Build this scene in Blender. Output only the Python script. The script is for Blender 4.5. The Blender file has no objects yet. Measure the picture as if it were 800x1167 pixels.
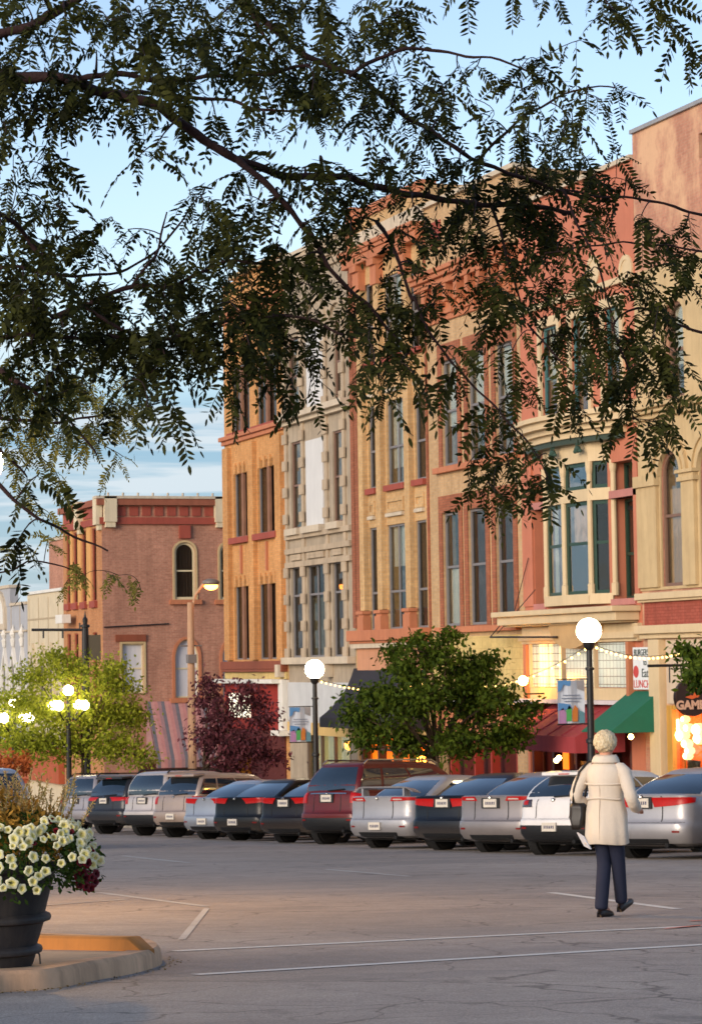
import bpy, math, random
import numpy as np
from mathutils import Vector, Matrix, Quaternion
random.seed(7); rng = np.random.default_rng(11)
R = math.radians
scene = bpy.context.scene
COL = scene.collection
# ------------------------------------------------------------------ camera
FPX = 3000.0
_a, _p, _r = R(19.42), R(3.258), R(0.912)
CF = np.array([math.sin(_a)*math.cos(_p), math.cos(_a)*math.cos(_p), math.sin(_p)])
_R0 = np.array([math.cos(_a), -math.sin(_a), 0.0]); _U0 = np.cross(_R0, CF)
CR = _R0*math.cos(_r)-_U0*math.sin(_r); CU = _U0*math.cos(_r)+_R0*math.sin(_r)
cam = bpy.data.cameras.new('camera'); camo = bpy.data.objects.new('camera', cam); COL.objects.link(camo)
camo.matrix_world = Matrix(((CR[0], CU[0], -CF[0], 0), (CR[1], CU[1], -CF[1], 0), (CR[2], CU[2], -CF[2], 0), (0, 0, 0, 1)))
cam.sensor_fit = 'HORIZONTAL'; cam.sensor_width = 36; cam.lens = 36*FPX/800
cam.clip_start = 0.1; cam.clip_end = 3000
scene.camera = camo
cam.dof.use_dof = True; cam.dof.focus_distance = 10.5; cam.dof.aperture_fstop = 32

def ray(px, py): return CF+CR*(px-400)/FPX-CU*(py-583.5)/FPX
def at(px, py, Z): return ray(px, py)*Z              # point at depth Z along the view axis
D = 28.0                                             # the street fronts stand 28 m across
def FS(px, py, X=D):
    v = ray(px, py); v = v*X/v[0]; return v[1], v[2]
YC = 112.3                                           # plane of the corner building's side wall
def FC(px, py, Y=YC):
    v = ray(px, py); v = v*Y/v[1]; return v[0], v[2]
def YS(px, py): return FS(px, py)[0]
def ZS(px, py): return FS(px, py)[1]
def gz(x, y): return -1.1413-0.0205*x-0.04518*y      # the sloping ground
def G(px, py):
    v = ray(px, py); t = -1.1413/(v[2]+0.0205*v[0]+0.04518*v[1]); return v*t

# ------------------------------------------------------------------ materials
def lin(c):
    o = []
    for x in c[:3]:
        x /= 255.0
        o.append(x/12.92 if x <= .04045 else ((x+.055)/1.055)**2.4)
    return (*o, 1.0)
class NT:
    def __init__(s, name):
        s.m = bpy.data.materials.new(name); s.m.use_nodes = True; s.t = s.m.node_tree; s.n = s.t.nodes; s.l = s.t.links
        s.b = s.n['Principled BSDF']; s.o = s.n['Material Output']
    def add(s, t, **k):
        n = s.n.new(t)
        for a, b in k.items(): setattr(n, a, b)
        return n
    def link(s, a, b): s.l.new(a, b)
    def coord(s, scale=None, out='Object'):
        c = s.add('ShaderNodeTexCoord').outputs[out]
        if scale is None: return c
        m = s.add('ShaderNodeVectorMath', operation='MULTIPLY'); s.link(c, m.inputs[0])
        m.inputs[1].default_value = scale if hasattr(scale, '__len__') else (scale,)*3
        return m.outputs[0]
    def noise(s, vec, scale, detail=4, rough=.6):
        n = s.add('ShaderNodeTexNoise'); s.link(vec, n.inputs['Vector']); n.inputs['Scale'].default_value = scale
        n.inputs['Detail'].default_value = detail; n.inputs['Roughness'].default_value = rough; return n.outputs['Fac']
    def ramp(s, fac, stops):
        r = s.add('ShaderNodeValToRGB'); s.link(fac, r.inputs[0]); e = r.color_ramp.elements
        while len(e) < len(stops): e.new(.5)
        for i, (p, c) in enumerate(stops):
            e[i].position = p; e[i].color = c if hasattr(c, '__len__') else (c, c, c, 1)
        return r.outputs[0]
    def mix(s, fac, a, b, mode='MIX'):
        m = s.add('ShaderNodeMix', data_type='RGBA', blend_type=mode)
        for v, i in ((fac, 0), (a, 6), (b, 7)):
            if hasattr(v, 'links'): s.link(v, m.inputs[i])
            else: m.inputs[i].default_value = v
        return m.outputs[2]
    def bump(s, h, dist=.01, st=.5):
        b = s.add('ShaderNodeBump'); s.link(h, b.inputs['Height']); b.inputs['Distance'].default_value = dist
        b.inputs['Strength'].default_value = st; s.link(b.outputs[0], s.b.inputs['Normal'])
    def base(s, c, rough=.8, metal=0., spec=.5):
        if hasattr(c, 'links'): s.link(c, s.b.inputs['Base Color'])
        else: s.b.inputs['Base Color'].default_value = c
        s.b.inputs['Roughness'].default_value = rough; s.b.inputs['Metallic'].default_value = metal
        s.b.inputs['Specular IOR Level'].default_value = spec
_mc = {}
def memo(f):
    def g(name, *a, **k):
        if name not in _mc: _mc[name] = f(name, *a, **k)
        return _mc[name]
    return g
@memo
def brick(name, c1, c2, mortar, stain=.35, w=.22, h=.075, patch=None):
    s = NT(name); c = s.coord(); sp = s.add('ShaderNodeSeparateXYZ'); s.link(c, sp.inputs[0])
    ad = s.add('ShaderNodeMath', operation='ADD'); s.link(sp.outputs[0], ad.inputs[0]); s.link(sp.outputs[1], ad.inputs[1])
    cb = s.add('ShaderNodeCombineXYZ'); s.link(ad.outputs[0], cb.inputs[0]); s.link(sp.outputs[2], cb.inputs[1])
    b = s.add('ShaderNodeTexBrick'); s.link(cb.outputs[0], b.inputs['Vector'])
    b.inputs['Scale'].default_value = 1; b.inputs['Brick Width'].default_value = w; b.inputs['Row Height'].default_value = h
    b.inputs['Mortar Size'].default_value = .009; b.inputs['Mortar Smooth'].default_value = .3
    b.inputs['Color1'].default_value = lin(c1); b.inputs['Color2'].default_value = lin(c2); b.inputs['Mortar'].default_value = lin(mortar)
    n1 = s.ramp(s.noise(s.coord((1, 1, .5)), .8, 6, .65), [(.3, 1-stain), (.7, 1.0)])
    n2 = s.ramp(s.noise(c, 9, 3), [(.3, .82), (.7, 1.06)])
    col = s.mix(1, s.mix(1, b.outputs['Color'], n1, 'MULTIPLY'), n2, 'MULTIPLY')
    st = s.ramp(s.noise(s.coord((2.5, 2.5, .18)), 1.5, 5, .7), [(.42, 0.0), (.75, .35)])
    col = s.mix(st, col, lin([max(0, x*.55) for x in c1]))
    if patch:
        pf = s.ramp(s.noise(s.coord((1, 1, .6)), .55, 5, .7), [(.47, 0.0), (.60, .8)])
        col = s.mix(pf, col, lin(patch))
    s.base(col, .9, spec=.2); s.bump(b.outputs['Fac'], .006, -.4); return s.m
@memo
def plaster(name, c, var=.2, rough=.85, bscale=14, streak=.25, dirt=None, spec=.3):
    s = NT(name); o = s.coord()
    col = s.mix(1, lin(c), s.ramp(s.noise(o, 1.3, 6, .65), [(.3, 1-var), (.7, 1.0)]), 'MULTIPLY')
    st = s.ramp(s.noise(s.coord((3, 3, .25)), 1.8, 5, .7), [(.45, 0.0), (.8, streak)])
    col = s.mix(st, col, lin(dirt or [x*.5 for x in c]))
    s.base(col, rough, spec=spec); s.bump(s.noise(o, bscale, 5), .01, .35); return s.m
@memo
def flat(name, c, rough=.5, metal=0., var=.12, scale=6, spec=.5, coat=0):
    s = NT(name); col = s.mix(1, lin(c), s.ramp(s.noise(s.coord(), scale, 4), [(.3, 1-var), (.7, 1.0)]), 'MULTIPLY')
    s.base(col, rough, metal, spec); s.b.inputs['Coat Weight'].default_value = coat; s.b.inputs['Coat Roughness'].default_value = .06
    return s.m
@memo
def emis(name, c, st):
    s = NT(name); s.base(lin(c), .5); s.b.inputs['Emission Color'].default_value = lin(c); s.b.inputs['Emission Strength'].default_value = st; return s.m
@memo
def glass(name, tint=(200, 215, 215), rough=.03, refl=.25, wav=1.2):
    s = NT(name); s.n.remove(s.b)
    tr = s.add('ShaderNodeBsdfTransparent'); tr.inputs[0].default_value = lin(tint)
    gl = s.add('ShaderNodeBsdfGlossy'); gl.inputs['Roughness'].default_value = rough; gl.inputs[0].default_value = (.9, .9, .9, 1)
    bp = s.add('ShaderNodeBump'); bp.inputs['Strength'].default_value = .3; bp.inputs['Distance'].default_value = .02
    s.link(s.noise(s.coord(), wav, 2), bp.inputs['Height']); s.link(bp.outputs[0], gl.inputs['Normal'])
    fr = s.add('ShaderNodeFresnel'); fr.inputs[0].default_value = 1.5
    mm = s.add('ShaderNodeMath', operation='MULTIPLY_ADD'); s.link(fr.outputs[0], mm.inputs[0]); mm.inputs[1].default_value = .36; mm.inputs[2].default_value = refl; mm.use_clamp = True
    mx = s.add('ShaderNodeMixShader'); s.link(mm.outputs[0], mx.inputs[0]); s.link(tr.outputs[0], mx.inputs[1]); s.link(gl.outputs[0], mx.inputs[2])
    s.link(mx.outputs[0], s.o.inputs[0]); return s.m
@memo
def leafmat(name, c1, c2, trans=.3, rough=.5):
    s = NT(name); g = s.add('ShaderNodeNewGeometry')
    n = s.noise(s.coord(), 1.6, 3); ad = s.add('ShaderNodeMath', operation='MULTIPLY_ADD'); s.link(g.outputs['Random Per Island'], ad.inputs[0]); ad.inputs[1].default_value = .6
    sb = s.add('ShaderNodeMath', operation='SUBTRACT'); s.link(n, sb.inputs[0]); sb.inputs[1].default_value = .3; s.link(sb.outputs[0], ad.inputs[2])
    col = s.ramp(ad.outputs[0], [(.1, lin(c1)), (.75, lin(c2))])
    s.base(col, max(rough, .7), spec=.12)
    tl = s.add('ShaderNodeBsdfTranslucent'); s.link(col, tl.inputs[0])
    mx = s.add('ShaderNodeMixShader'); mx.inputs[0].default_value = trans; s.link(s.b.outputs[0], mx.inputs[1]); s.link(tl.outputs[0], mx.inputs[2]); s.link(mx.outputs[0], s.o.inputs[0]); return s.m
@memo
def stripes(name, cols, width, axis=1, rough=.8):
    s = NT(name); sp = s.add('ShaderNodeSeparateXYZ'); s.link(s.coord(), sp.inputs[0])
    m = s.add('ShaderNodeMath', operation='MULTIPLY'); s.link(sp.outputs[axis], m.inputs[0]); m.inputs[1].default_value = 1/width
    f = s.add('ShaderNodeMath', operation='FRACT'); s.link(m.outputs[0], f.inputs[0])
    n = len(cols); st = [(i/n, lin(c)) for i, c in enumerate(cols)]
    r = s.ramp(f.outputs[0], st); s.t.nodes[-1].color_ramp.interpolation = 'CONSTANT'
    col = s.mix(1, r, s.ramp(s.noise(s.coord(), 5, 4), [(.3, .8), (.7, 1.0)]), 'MULTIPLY'); s.base(col, rough); return s.m
@memo
def bark(name, c):
    s = NT(name); v = s.coord((6, 6, 1.5)); n = s.noise(v, 4, 6, .7)
    s.base(s.mix(1, lin(c), s.ramp(n, [(.3, .5), (.7, 1.1)]), 'MULTIPLY'), .9, spec=.2); s.bump(n, .02, .6); return s.m

# ------------------------------------------------------------------ object helpers
def tag(o, label=None, cat=None, group=None, kind=None):
    for k, v in (('label', label), ('category', cat), ('group', group), ('kind', kind)):
        if v: o[k] = v
    return o
def empty(name, loc, label, cat, group=None, rot=None):
    o = bpy.data.objects.new(name, None); COL.objects.link(o); o.location = loc; o.empty_display_size = .2
    if rot is not None: o.rotation_euler = rot
    return tag(o, label, cat, group)
class MB:
    def __init__(s): s.v = []; s.f = []; s.mi = []; s.cm = 0
    def add(s, vs, fs):
        b = len(s.v); s.v += [tuple(map(float, p)) for p in vs]; s.f += [tuple(b+i for i in f) for f in fs]; s.mi += [s.cm]*len(fs)
    def box(s, x0, x1, y0, y1, z0, z1):
        s.add([(x0, y0, z0), (x1, y0, z0), (x1, y1, z0), (x0, y1, z0), (x0, y0, z1), (x1, y0, z1), (x1, y1, z1), (x0, y1, z1)],
              [(0, 3, 2, 1), (4, 5, 6, 7), (0, 1, 5, 4), (1, 2, 6, 5), (2, 3, 7, 6), (3, 0, 4, 7)])
    def prism(s, poly, d):                      # poly: list of 3d points, d: extrusion vector
        n = len(poly); d = np.array(d, float)
        s.add(list(poly)+[np.array(p, float)+d for p in poly], [tuple(range(n))[::-1], tuple(range(n, 2*n))]+[(i, (i+1) % n, n+(i+1) % n, n+i) for i in range(n)])
    def tube(s, pts, rad, n=8, cap=True):
        pts = [np.array(p, float) for p in pts]; rad = rad if hasattr(rad, '__len__') else [rad]*len(pts)
        vs = []; prev = None
        for i, p in enumerate(pts):
            t = pts[min(i+1, len(pts)-1)]-pts[max(i-1, 0)]; t /= (np.linalg.norm(t)+1e-9)
            if prev is None:
                a = np.array([0, 0, 1.]) if abs(t[2]) < .9 else np.array([1., 0, 0])
                u = np.cross(t, a)
            else: u = prev-t*np.dot(prev, t)
            u /= (np.linalg.norm(u)+1e-9); prev = u; w = np.cross(t, u)
            for k in range(n):
                th = 2*math.pi*k/n; vs.append(p+(u*math.cos(th)+w*math.sin(th))*rad[i])
        fs = [(i*n+k, i*n+(k+1) % n, (i+1)*n+(k+1) % n, (i+1)*n+k) for i in range(len(pts)-1) for k in range(n)]
        if cap: fs += [tuple(range(n))[::-1], tuple((len(pts)-1)*n+k for k in range(n))]
        s.add(vs, fs)
    def bar(s, p, q, w): s.tube([p, q], w, 6)
    def lathe(s, prof, c=(0, 0, 0), n=24, axis='z', cap=True):
        vs = []
        for r, h in prof:
            for k in range(n):
                th = 2*math.pi*k/n; a, b = r*math.cos(th), r*math.sin(th)
                vs.append((c[0]+a, c[1]+b, c[2]+h) if axis == 'z' else (c[0]+a, c[1]+h, c[2]+b) if axis == 'y' else (c[0]+h, c[1]+a, c[2]+b))
        m = len(prof)
        fs = [(i*n+k, i*n+(k+1) % n, (i+1)*n+(k+1) % n, (i+1)*n+k) for i in range(m-1) for k in range(n)]
        if cap: fs += [tuple(range(n))[::-1], tuple((m-1)*n+k for k in range(n))]
        s.add(vs, fs)
    def ball(s, c, r, n=16, sz=1.0):
        m = n//2; s.lathe([(r*math.sin(math.pi*i/m)+1e-5, -r*sz*math.cos(math.pi*i/m)) for i in range(m+1)], c, n)
    def build(s, name, mats, parent=None, smooth=False, local=False):
        me = bpy.data.meshes.new(name); v = np.array(s.v, float).reshape(-1, 3)
        off = np.zeros(3)
        if not local:
            q = parent
            while q is not None: off += np.array(q.location); q = q.parent
        me.from_pydata((v-off).tolist(), [], s.f); mats = mats if isinstance(mats, (list, tuple)) else [mats]
        for m in mats: me.materials.append(m)
        if len(mats) > 1: me.polygons.foreach_set('material_index', s.mi)
        if smooth: me.polygons.foreach_set('use_smooth', [True]*len(me.polygons))
        me.update(); o = bpy.data.objects.new(name, me); COL.objects.link(o)
        if parent is not None: o.parent = parent
        return o
def smooth_angle(o, ang=35):
    me = o.data; me.polygons.foreach_set('use_smooth', [True]*len(me.polygons))
    try: me.set_sharp_from_angle(angle=R(ang))
    except Exception: pass
def copy_tree(o, parent=None):
    c = o.copy(); COL.objects.link(c)
    if parent is not None: c.parent = parent
    for ch in o.children: copy_tree(ch, c)
    return c

# ---- facade planes: u along the front, v up, w outwards
class Pl:
    def __init__(s, kind, pos): s.k = kind; s.p = pos
    def __call__(s, u, v, w=0.0): return (s.p-w, u, v) if s.k == 'S' else (u, s.p-w, v)
PS = Pl('S', D); PC = Pl('C', YC)
def fbox(mb, pl, u0, u1, v0, v1, w0, w1):
    a = pl(u0, v0, w0); b = pl(u1, v1, w1)
    mb.box(min(a[0], b[0]), max(a[0], b[0]), min(a[1], b[1]), max(a[1], b[1]), min(a[2], b[2]), max(a[2], b[2]))
def outl(u0, u1, v0, v1, rise=0, n=12):
    if rise <= 0: return [(u0, v0), (u1, v0), (u1, v1), (u0, v1)]
    c = (u0+u1)/2; h = (u1-u0)/2; vs = v1-rise
    return [(u0, v0), (u1, v0)]+[(c+h*math.cos(math.pi*i/n), vs+rise*math.sin(math.pi*i/n)) for i in range(n+1)]
def inset(u0, u1, v0, v1, rise, b):
    h = (u1-u0)/2; return (u0+b, u1-b, v0+b, v1-b, rise*(h-b)/h if rise > 0 else 0)
def ring(mb, pl, A, B, w0, w1):
    n = len(A); vs = [pl(*p, w1) for p in A]+[pl(*p, w1) for p in B]+[pl(*p, w0) for p in A]+[pl(*p, w0) for p in B]
    fs = []
    for i in range(n):
        j = (i+1) % n; fs += [(i, j, n+j, n+i), (n+i, n+j, 3*n+j, 3*n+i), (i, 2*n+i, 2*n+j, j)]
    mb.add(vs, fs)
def wall(mb, pl, u0, u1, v0, v1, holes=(), th=.35, w=0.0):
    us = sorted({u0, u1, *[h[0] for h in holes], *[h[1] for h in holes]}); vs = sorted({v0, v1, *[h[2] for h in holes], *[h[3] for h in holes]})
    us = [u for u in us if u0 <= u <= u1]; vs = [v for v in vs if v0 <= v <= v1]
    for i in range(len(us)-1):
        for j in range(len(vs)-1):
            cu, cv = (us[i]+us[i+1])/2, (vs[j]+vs[j+1])/2
            if any(h[0] < cu < h[1] and h[2] < cv < h[3] for h in holes): continue
            mb.add([pl(us[i], vs[j], w), pl(us[i+1], vs[j], w), pl(us[i+1], vs[j+1], w), pl(us[i], vs[j+1], w)], [(0, 1, 2, 3)])
    for h in holes:
        O = outl(*h); n = len(O)
        mb.add([pl(*p, w) for p in O]+[pl(*p, w-th) for p in O], [(i, (i+1) % n, n+(i+1) % n, n+i) for i in range(n)])
        if len(h) > 4 and h[4] > 0:
            arc = O[2:]; m = len(arc)//2
            for part, cor in ((arc[:m+1], (h[1], h[3])), (arc[m:], (h[0], h[3]))):
                mb.add([pl(*cor, w)]+[pl(*p, w) for p in part], [(0, k, k+1) for k in range(1, len(part))])
GL = None
def window(parent, pl, rc, w=-.07, fr=.075, mat=None, gl=None, rail=.5, mull=0, blind=None, bm=None, bars=0, label=None):
    rise = rc[4] if len(rc) > 4 else 0
    u0, u1, v0, v1 = rc[:4]; u0 += .004; u1 -= .004; v0 += .004; v1 -= .004
    mb = MB(); A = outl(u0, u1, v0, v1, rise); I = inset(u0, u1, v0, v1, rise, fr); B = outl(*I)
    ring(mb, pl, A, B, w-.07, w)
    if rail:
        z = v0+(v1-v0)*rail; fbox(mb, pl, I[0], I[1], z-.035, z+.035, w-.06, w-.012)
    for k in range(mull):
        u = u0+(u1-u0)*(k+1)/(mull+1); fbox(mb, pl, u-.035, u+.035, I[2], I[3]-(I[4]*.05), w-.055, w-.016)
    for k in range(bars):
        z = v0+(v1-v0)*(k+1)/(bars+1); fbox(mb, pl, I[0], I[1], z-.018, z+.018, w-.05, w-.02)
    o = mb.build('window', mat, parent)
    if label: o['label'] = label
    mb = MB(); mb.prism([pl(*p, w-.05) for p in B], np.array(pl(0, 0, 1))-np.array(pl(0, 0, 1.006)))
    mb.build('pane', gl or GL, o)
    if blind:
        f0, f1 = blind; mb = MB(); k = 9; z0 = v0+(v1-v0)*f0; z1 = v0+(v1-v0)*f1-(rise*.3 if f1 > .95 else 0)
        ua, ub = I[0]+.01, I[1]-.01; n = 14
        vs = []
        for i in range(n+1):
            u = ua+(ub-ua)*i/n; ww = w-.13-.02*math.sin(i*2.3); vs += [pl(u, z0, ww), pl(u, z1, ww)]
        mb.add(vs, [(2*i, 2*i+2, 2*i+3, 2*i+1) for i in range(n)]); mb.build('curtain', bm, o)
    return o
def rS(px0, py0, px1, py1, rise=0):
    y1, z1 = FS(px0, py0); y0, z0 = FS(px1, py1); return (y0, y1, z0, z1, rise)
def rC(px0, py0, px1, py1, rise=0):
    x0, z1 = FC(px0, py0); x1, z0 = FC(px1, py1); return (x0, x1, z0, z1, rise)
def cornice(mb, pl, u0, u1, prof):           # prof: list (v0,v1,w0,w1)
    for v0, v1, w0, w1 in prof: fbox(mb, pl, u0, u1, v0, v1, w0, w1)

GL = glass('window_glass', (232, 234, 230), .02, .03)
GLD = glass('dark_glass', (206, 206, 204), .03, .02)
GLC = glass('shop_glass', (220, 225, 215), .02, .06)
# ------------------------------------------------------------------ sky and light
W = bpy.data.worlds.new('World'); scene.world = W; W.use_nodes = True
wn = W.node_tree.nodes; wl = W.node_tree.links
bg = wn['Background']
sky = wn.new('ShaderNodeTexSky'); sky.sky_type = 'NISHITA'; sky.sun_disc = False
SUN_EL, SUN_AZ = 14.0, 240.0                   # degrees; azimuth clockwise from +Y
sky.sun_elevation = R(SUN_EL); sky.sun_rotation = R(SUN_AZ); sky.air_density = 1.0; sky.dust_density = .6; sky.ozone_density = 1.6
tc = wn.new('ShaderNodeTexCoord'); sx = wn.new('ShaderNodeSeparateXYZ'); wl.new(tc.outputs['Generated'], sx.inputs[0])
mp = wn.new('ShaderNodeVectorMath'); mp.operation = 'MULTIPLY'; wl.new(tc.outputs['Generated'], mp.inputs[0]); mp.inputs[1].default_value = (5, 5, 85)
nz = wn.new('ShaderNodeTexNoise'); wl.new(mp.outputs[0], nz.inputs['Vector']); nz.inputs['Scale'].default_value = 1.0; nz.inputs['Detail'].default_value = 5; nz.inputs['Roughness'].default_value = .55
nz.inputs['Distortion'].default_value = .3
cr = wn.new('ShaderNodeValToRGB'); wl.new(nz.outputs['Fac'], cr.inputs[0])
cr.color_ramp.elements[0].position = .46; cr.color_ramp.elements[0].color = (0, 0, 0, 1); cr.color_ramp.elements[1].position = .55; cr.color_ramp.elements[1].color = (1, 1, 1, 1)
# band of cloud streaks low over the roofs
er = wn.new('ShaderNodeValToRGB'); wl.new(sx.outputs[2], er.inputs[0])
es = er.color_ramp.elements; es[0].position = 0.0; es[0].color = (.75,)*3+(1,); es[1].position = .20; es[1].color = (.0,)*3+(1,)
e = es.new(.085); e.color = (.95,)*3+(1,); e = es.new(.115); e.color = (.6,)*3+(1,); e = es.new(.15); e.color = (.12,)*3+(1,)
mm = wn.new('ShaderNodeMath'); mm.operation = 'MULTIPLY'; wl.new(cr.outputs[0], mm.inputs[0]); wl.new(er.outputs[0], mm.inputs[1])
# slate blue cloud base between the streaks
br = wn.new('ShaderNodeValToRGB'); wl.new(sx.outputs[2], br.inputs[0]); bs = br.color_ramp.elements
bs[0].position = .0; bs[0].color = (.7,)*3+(1,); bs[1].position = .125; bs[1].color = (0, 0, 0, 1); e = bs.new(.092); e.color = (.78,)*3+(1,)
tint = wn.new('ShaderNodeMix'); tint.data_type = 'RGBA'; tint.blend_type = 'MULTIPLY'; tint.inputs[0].default_value = 1; wl.new(sky.outputs[0], tint.inputs[6]); tint.inputs[7].default_value = (.80, .74, .76, 1)
mxb = wn.new('ShaderNodeMix'); mxb.data_type = 'RGBA'; wl.new(br.outputs[0], mxb.inputs[0]); wl.new(tint.outputs[2], mxb.inputs[6]); mxb.inputs[7].default_value = (.55, 1.25, 2.0, 1)
mxc = wn.new('ShaderNodeMix'); mxc.data_type = 'RGBA'; wl.new(mm.outputs[0], mxc.inputs[0]); wl.new(mxb.outputs[2], mxc.inputs[6]); mxc.inputs[7].default_value = (2.4, 2.7, 2.9, 1)
wl.new(mxc.outputs[2], bg.inputs[0]); bg.inputs[1].default_value = .148
sun = bpy.data.lights.new('sun', 'SUN'); sun.energy = 1.42; sun.angle = R(30); sun.color = (1, .86, .70)
so = bpy.data.objects.new('sun', sun); COL.objects.link(so)
sd = Vector((math.sin(R(SUN_AZ))*math.cos(R(SUN_EL)), math.cos(R(SUN_AZ))*math.cos(R(SUN_EL)), math.sin(R(SUN_EL))))
so.rotation_euler = sd.to_track_quat('Z', 'Y').to_euler()
scene.view_settings.view_transform = 'Standard'; scene.view_settings.look = 'None'; scene.view_settings.exposure = 1.06; scene.view_settings.gamma = 1

# ------------------------------------------------------------------ ground
def gsheet(name, poly, mat, dz, label=None, cat=None, kind='structure', th=0, sub=0):
    mb = MB()
    if th: mb.prism([(x, y, gz(x, y)+dz-th) for x, y in poly], (0, 0, th))
    else: mb.add([(x, y, gz(x, y)+dz) for x, y in poly], [tuple(range(len(poly)))])
    o = mb.build(name, mat); tag(o, label, cat, None, kind); return o
def asphalt():
    s = NT('asphalt'); c = s.coord()
    big = s.noise(c, .22, 6, .6); fine = s.noise(c, 55, 3, .7); mid = s.noise(c, 3.0, 5, .65)
    col = s.ramp(big, [(.3, lin((146, 136, 127))), (.55, lin((164, 153, 143))), (.75, lin((178, 166, 153)))])
    col = s.mix(1, col, s.ramp(mid, [(.3, .82), (.7, 1.05)]), 'MULTIPLY')
    col = s.mix(1, col, s.ramp(fine, [(.35, .72), (.65, 1.15)]), 'MULTIPLY')
    # cracks
    w = s.add('ShaderNodeVectorMath', operation='ADD'); nn = s.add('ShaderNodeTexNoise'); s.link(c, nn.inputs['Vector']); nn.inputs['Scale'].default_value = 1.1; nn.inputs['Detail'].default_value = 6
    s.link(c, w.inputs[0]); s.link(nn.outputs['Color'], w.inputs[1])
    for sc, th in ((.22, .008), (.75, .014)):
        v = s.add('ShaderNodeTexVoronoi', feature='DISTANCE_TO_EDGE'); s.link(w.outputs[0], v.inputs['Vector']); v.inputs['Scale'].default_value = sc
        k = s.ramp(v.outputs['Distance'], [(0, 1.0), (th, 0.0)])
        gate = s.ramp(s.noise(c, .35 if sc < .5 else .16, 3), [(.44, 0.0), (.52, .85)])
        m = s.mix(1, k, gate, 'MULTIPLY'); col = s.mix(m, col, lin((92, 84, 78)))
    # old patches
    pt = s.ramp(s.noise(s.coord((.16, .5, 1)), 1.0, 2), [(.60, 0.0), (.62, .35)]); col = s.mix(pt, col, lin((124, 118, 114)))
    oil = s.ramp(s.noise(s.coord((.9, .35, 1)), 1.6, 5, .7), [(.60, 0.0), (.72, .5)]); col = s.mix(oil, col, lin((84, 80, 78)))
    spk = s.ramp(s.noise(c, 160, 2, .8), [(.34, .6), (.5, 1.0), (.68, 1.35)]); col = s.mix(1, col, spk, 'MULTIPLY')
    s.base(col, .82, spec=.35); s.bump(fine, .012, .6); return s.m
ASP = asphalt()
gsheet('road', [(-80, -20), (400, -20), (400, 500), (-80, 500)], ASP, 0)
conc = plaster('kerb_concrete', (176, 164, 148), .3, .9, 20, .5)
pav = plaster('pavement_concrete', (156, 146, 132), .25, .9, 25, .3)
KX = 23.0
# far pavement with its kerb, near block and corner block
gsheet('pavement', [(KX+.16, 20), (60, 20), (60, 94.5), (KX+.16, 94.5)], pav, .15, th=.4)
gsheet('pavement', [(KX+.16, 110.5), (60, 110.5), (60, 220), (KX+.16, 220)], pav, .15, th=.4)
gsheet('kerb', [(KX, 20), (KX+.155, 20), (KX+.155, 94.5), (KX, 94.5)], conc, .154, th=.4)
gsheet('kerb', [(KX, 110.5), (KX+.155, 110.5), (KX+.155, 220), (KX, 220)], conc, .154, th=.4)
def paint(name, c, wear=.5):
    s = NT(name); o = s.coord(); n = s.noise(o, 9, 6, .75); n2 = s.noise(o, 1.2, 3)
    f = s.ramp(s.mix(.5, n, n2), [(wear-.12, 0.0), (wear+.02, 1.0)])
    s.base(s.mix(f, lin((150, 142, 137)), lin(c)), .7); return s.m
WP = paint('worn_white_paint', (206, 204, 196), .44); WP2 = paint('faded_white_paint', (176, 172, 164), .5)
def stripe(p, q, wd, mat, dz=.004, q2=None):
    a, b = G(*p)[:2], G(*q)[:2]; d = (b-a)/np.linalg.norm(b-a); n = np.array([-d[1], d[0]])*wd/2
    return gsheet('road_marking', [tuple(a-n), tuple(b-n), tuple(b+n), tuple(a+n)], mat, dz)
stripe((198, 1085), (980, 1047.5), .12, WP); stripe((222, 1112), (980, 1067), .12, WP)
stripe((236, 1036), (207, 1072), .06, WP2, .005); stripe((112, 1018), (236, 1034), .11, WP2)
stripe((45, 1033), (142, 1026), .10, WP2); stripe((372, 991.5), (466, 999.5), .12, WP2); stripe((628, 1018), (772, 1037), .12, WP)
stripe((140, 976), (215, 984), .12, WP2); stripe((210, 955), (330, 962), .10, WP2, .006)
# stall lines beside the parked cars
HEAD = R(63)
# dark oil and tyre stains beneath the parked cars
OIL = paint('oil_stain', (60, 60, 64), .53)
# sealed crack lines and a worn manhole
red = paint('orange_survey_paint', (205, 100, 78), .5)
stripe((757, 1060), (800, 1056), .05, red, .009); stripe((786, 1051), (812, 1049), .05, red, .006)

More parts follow.
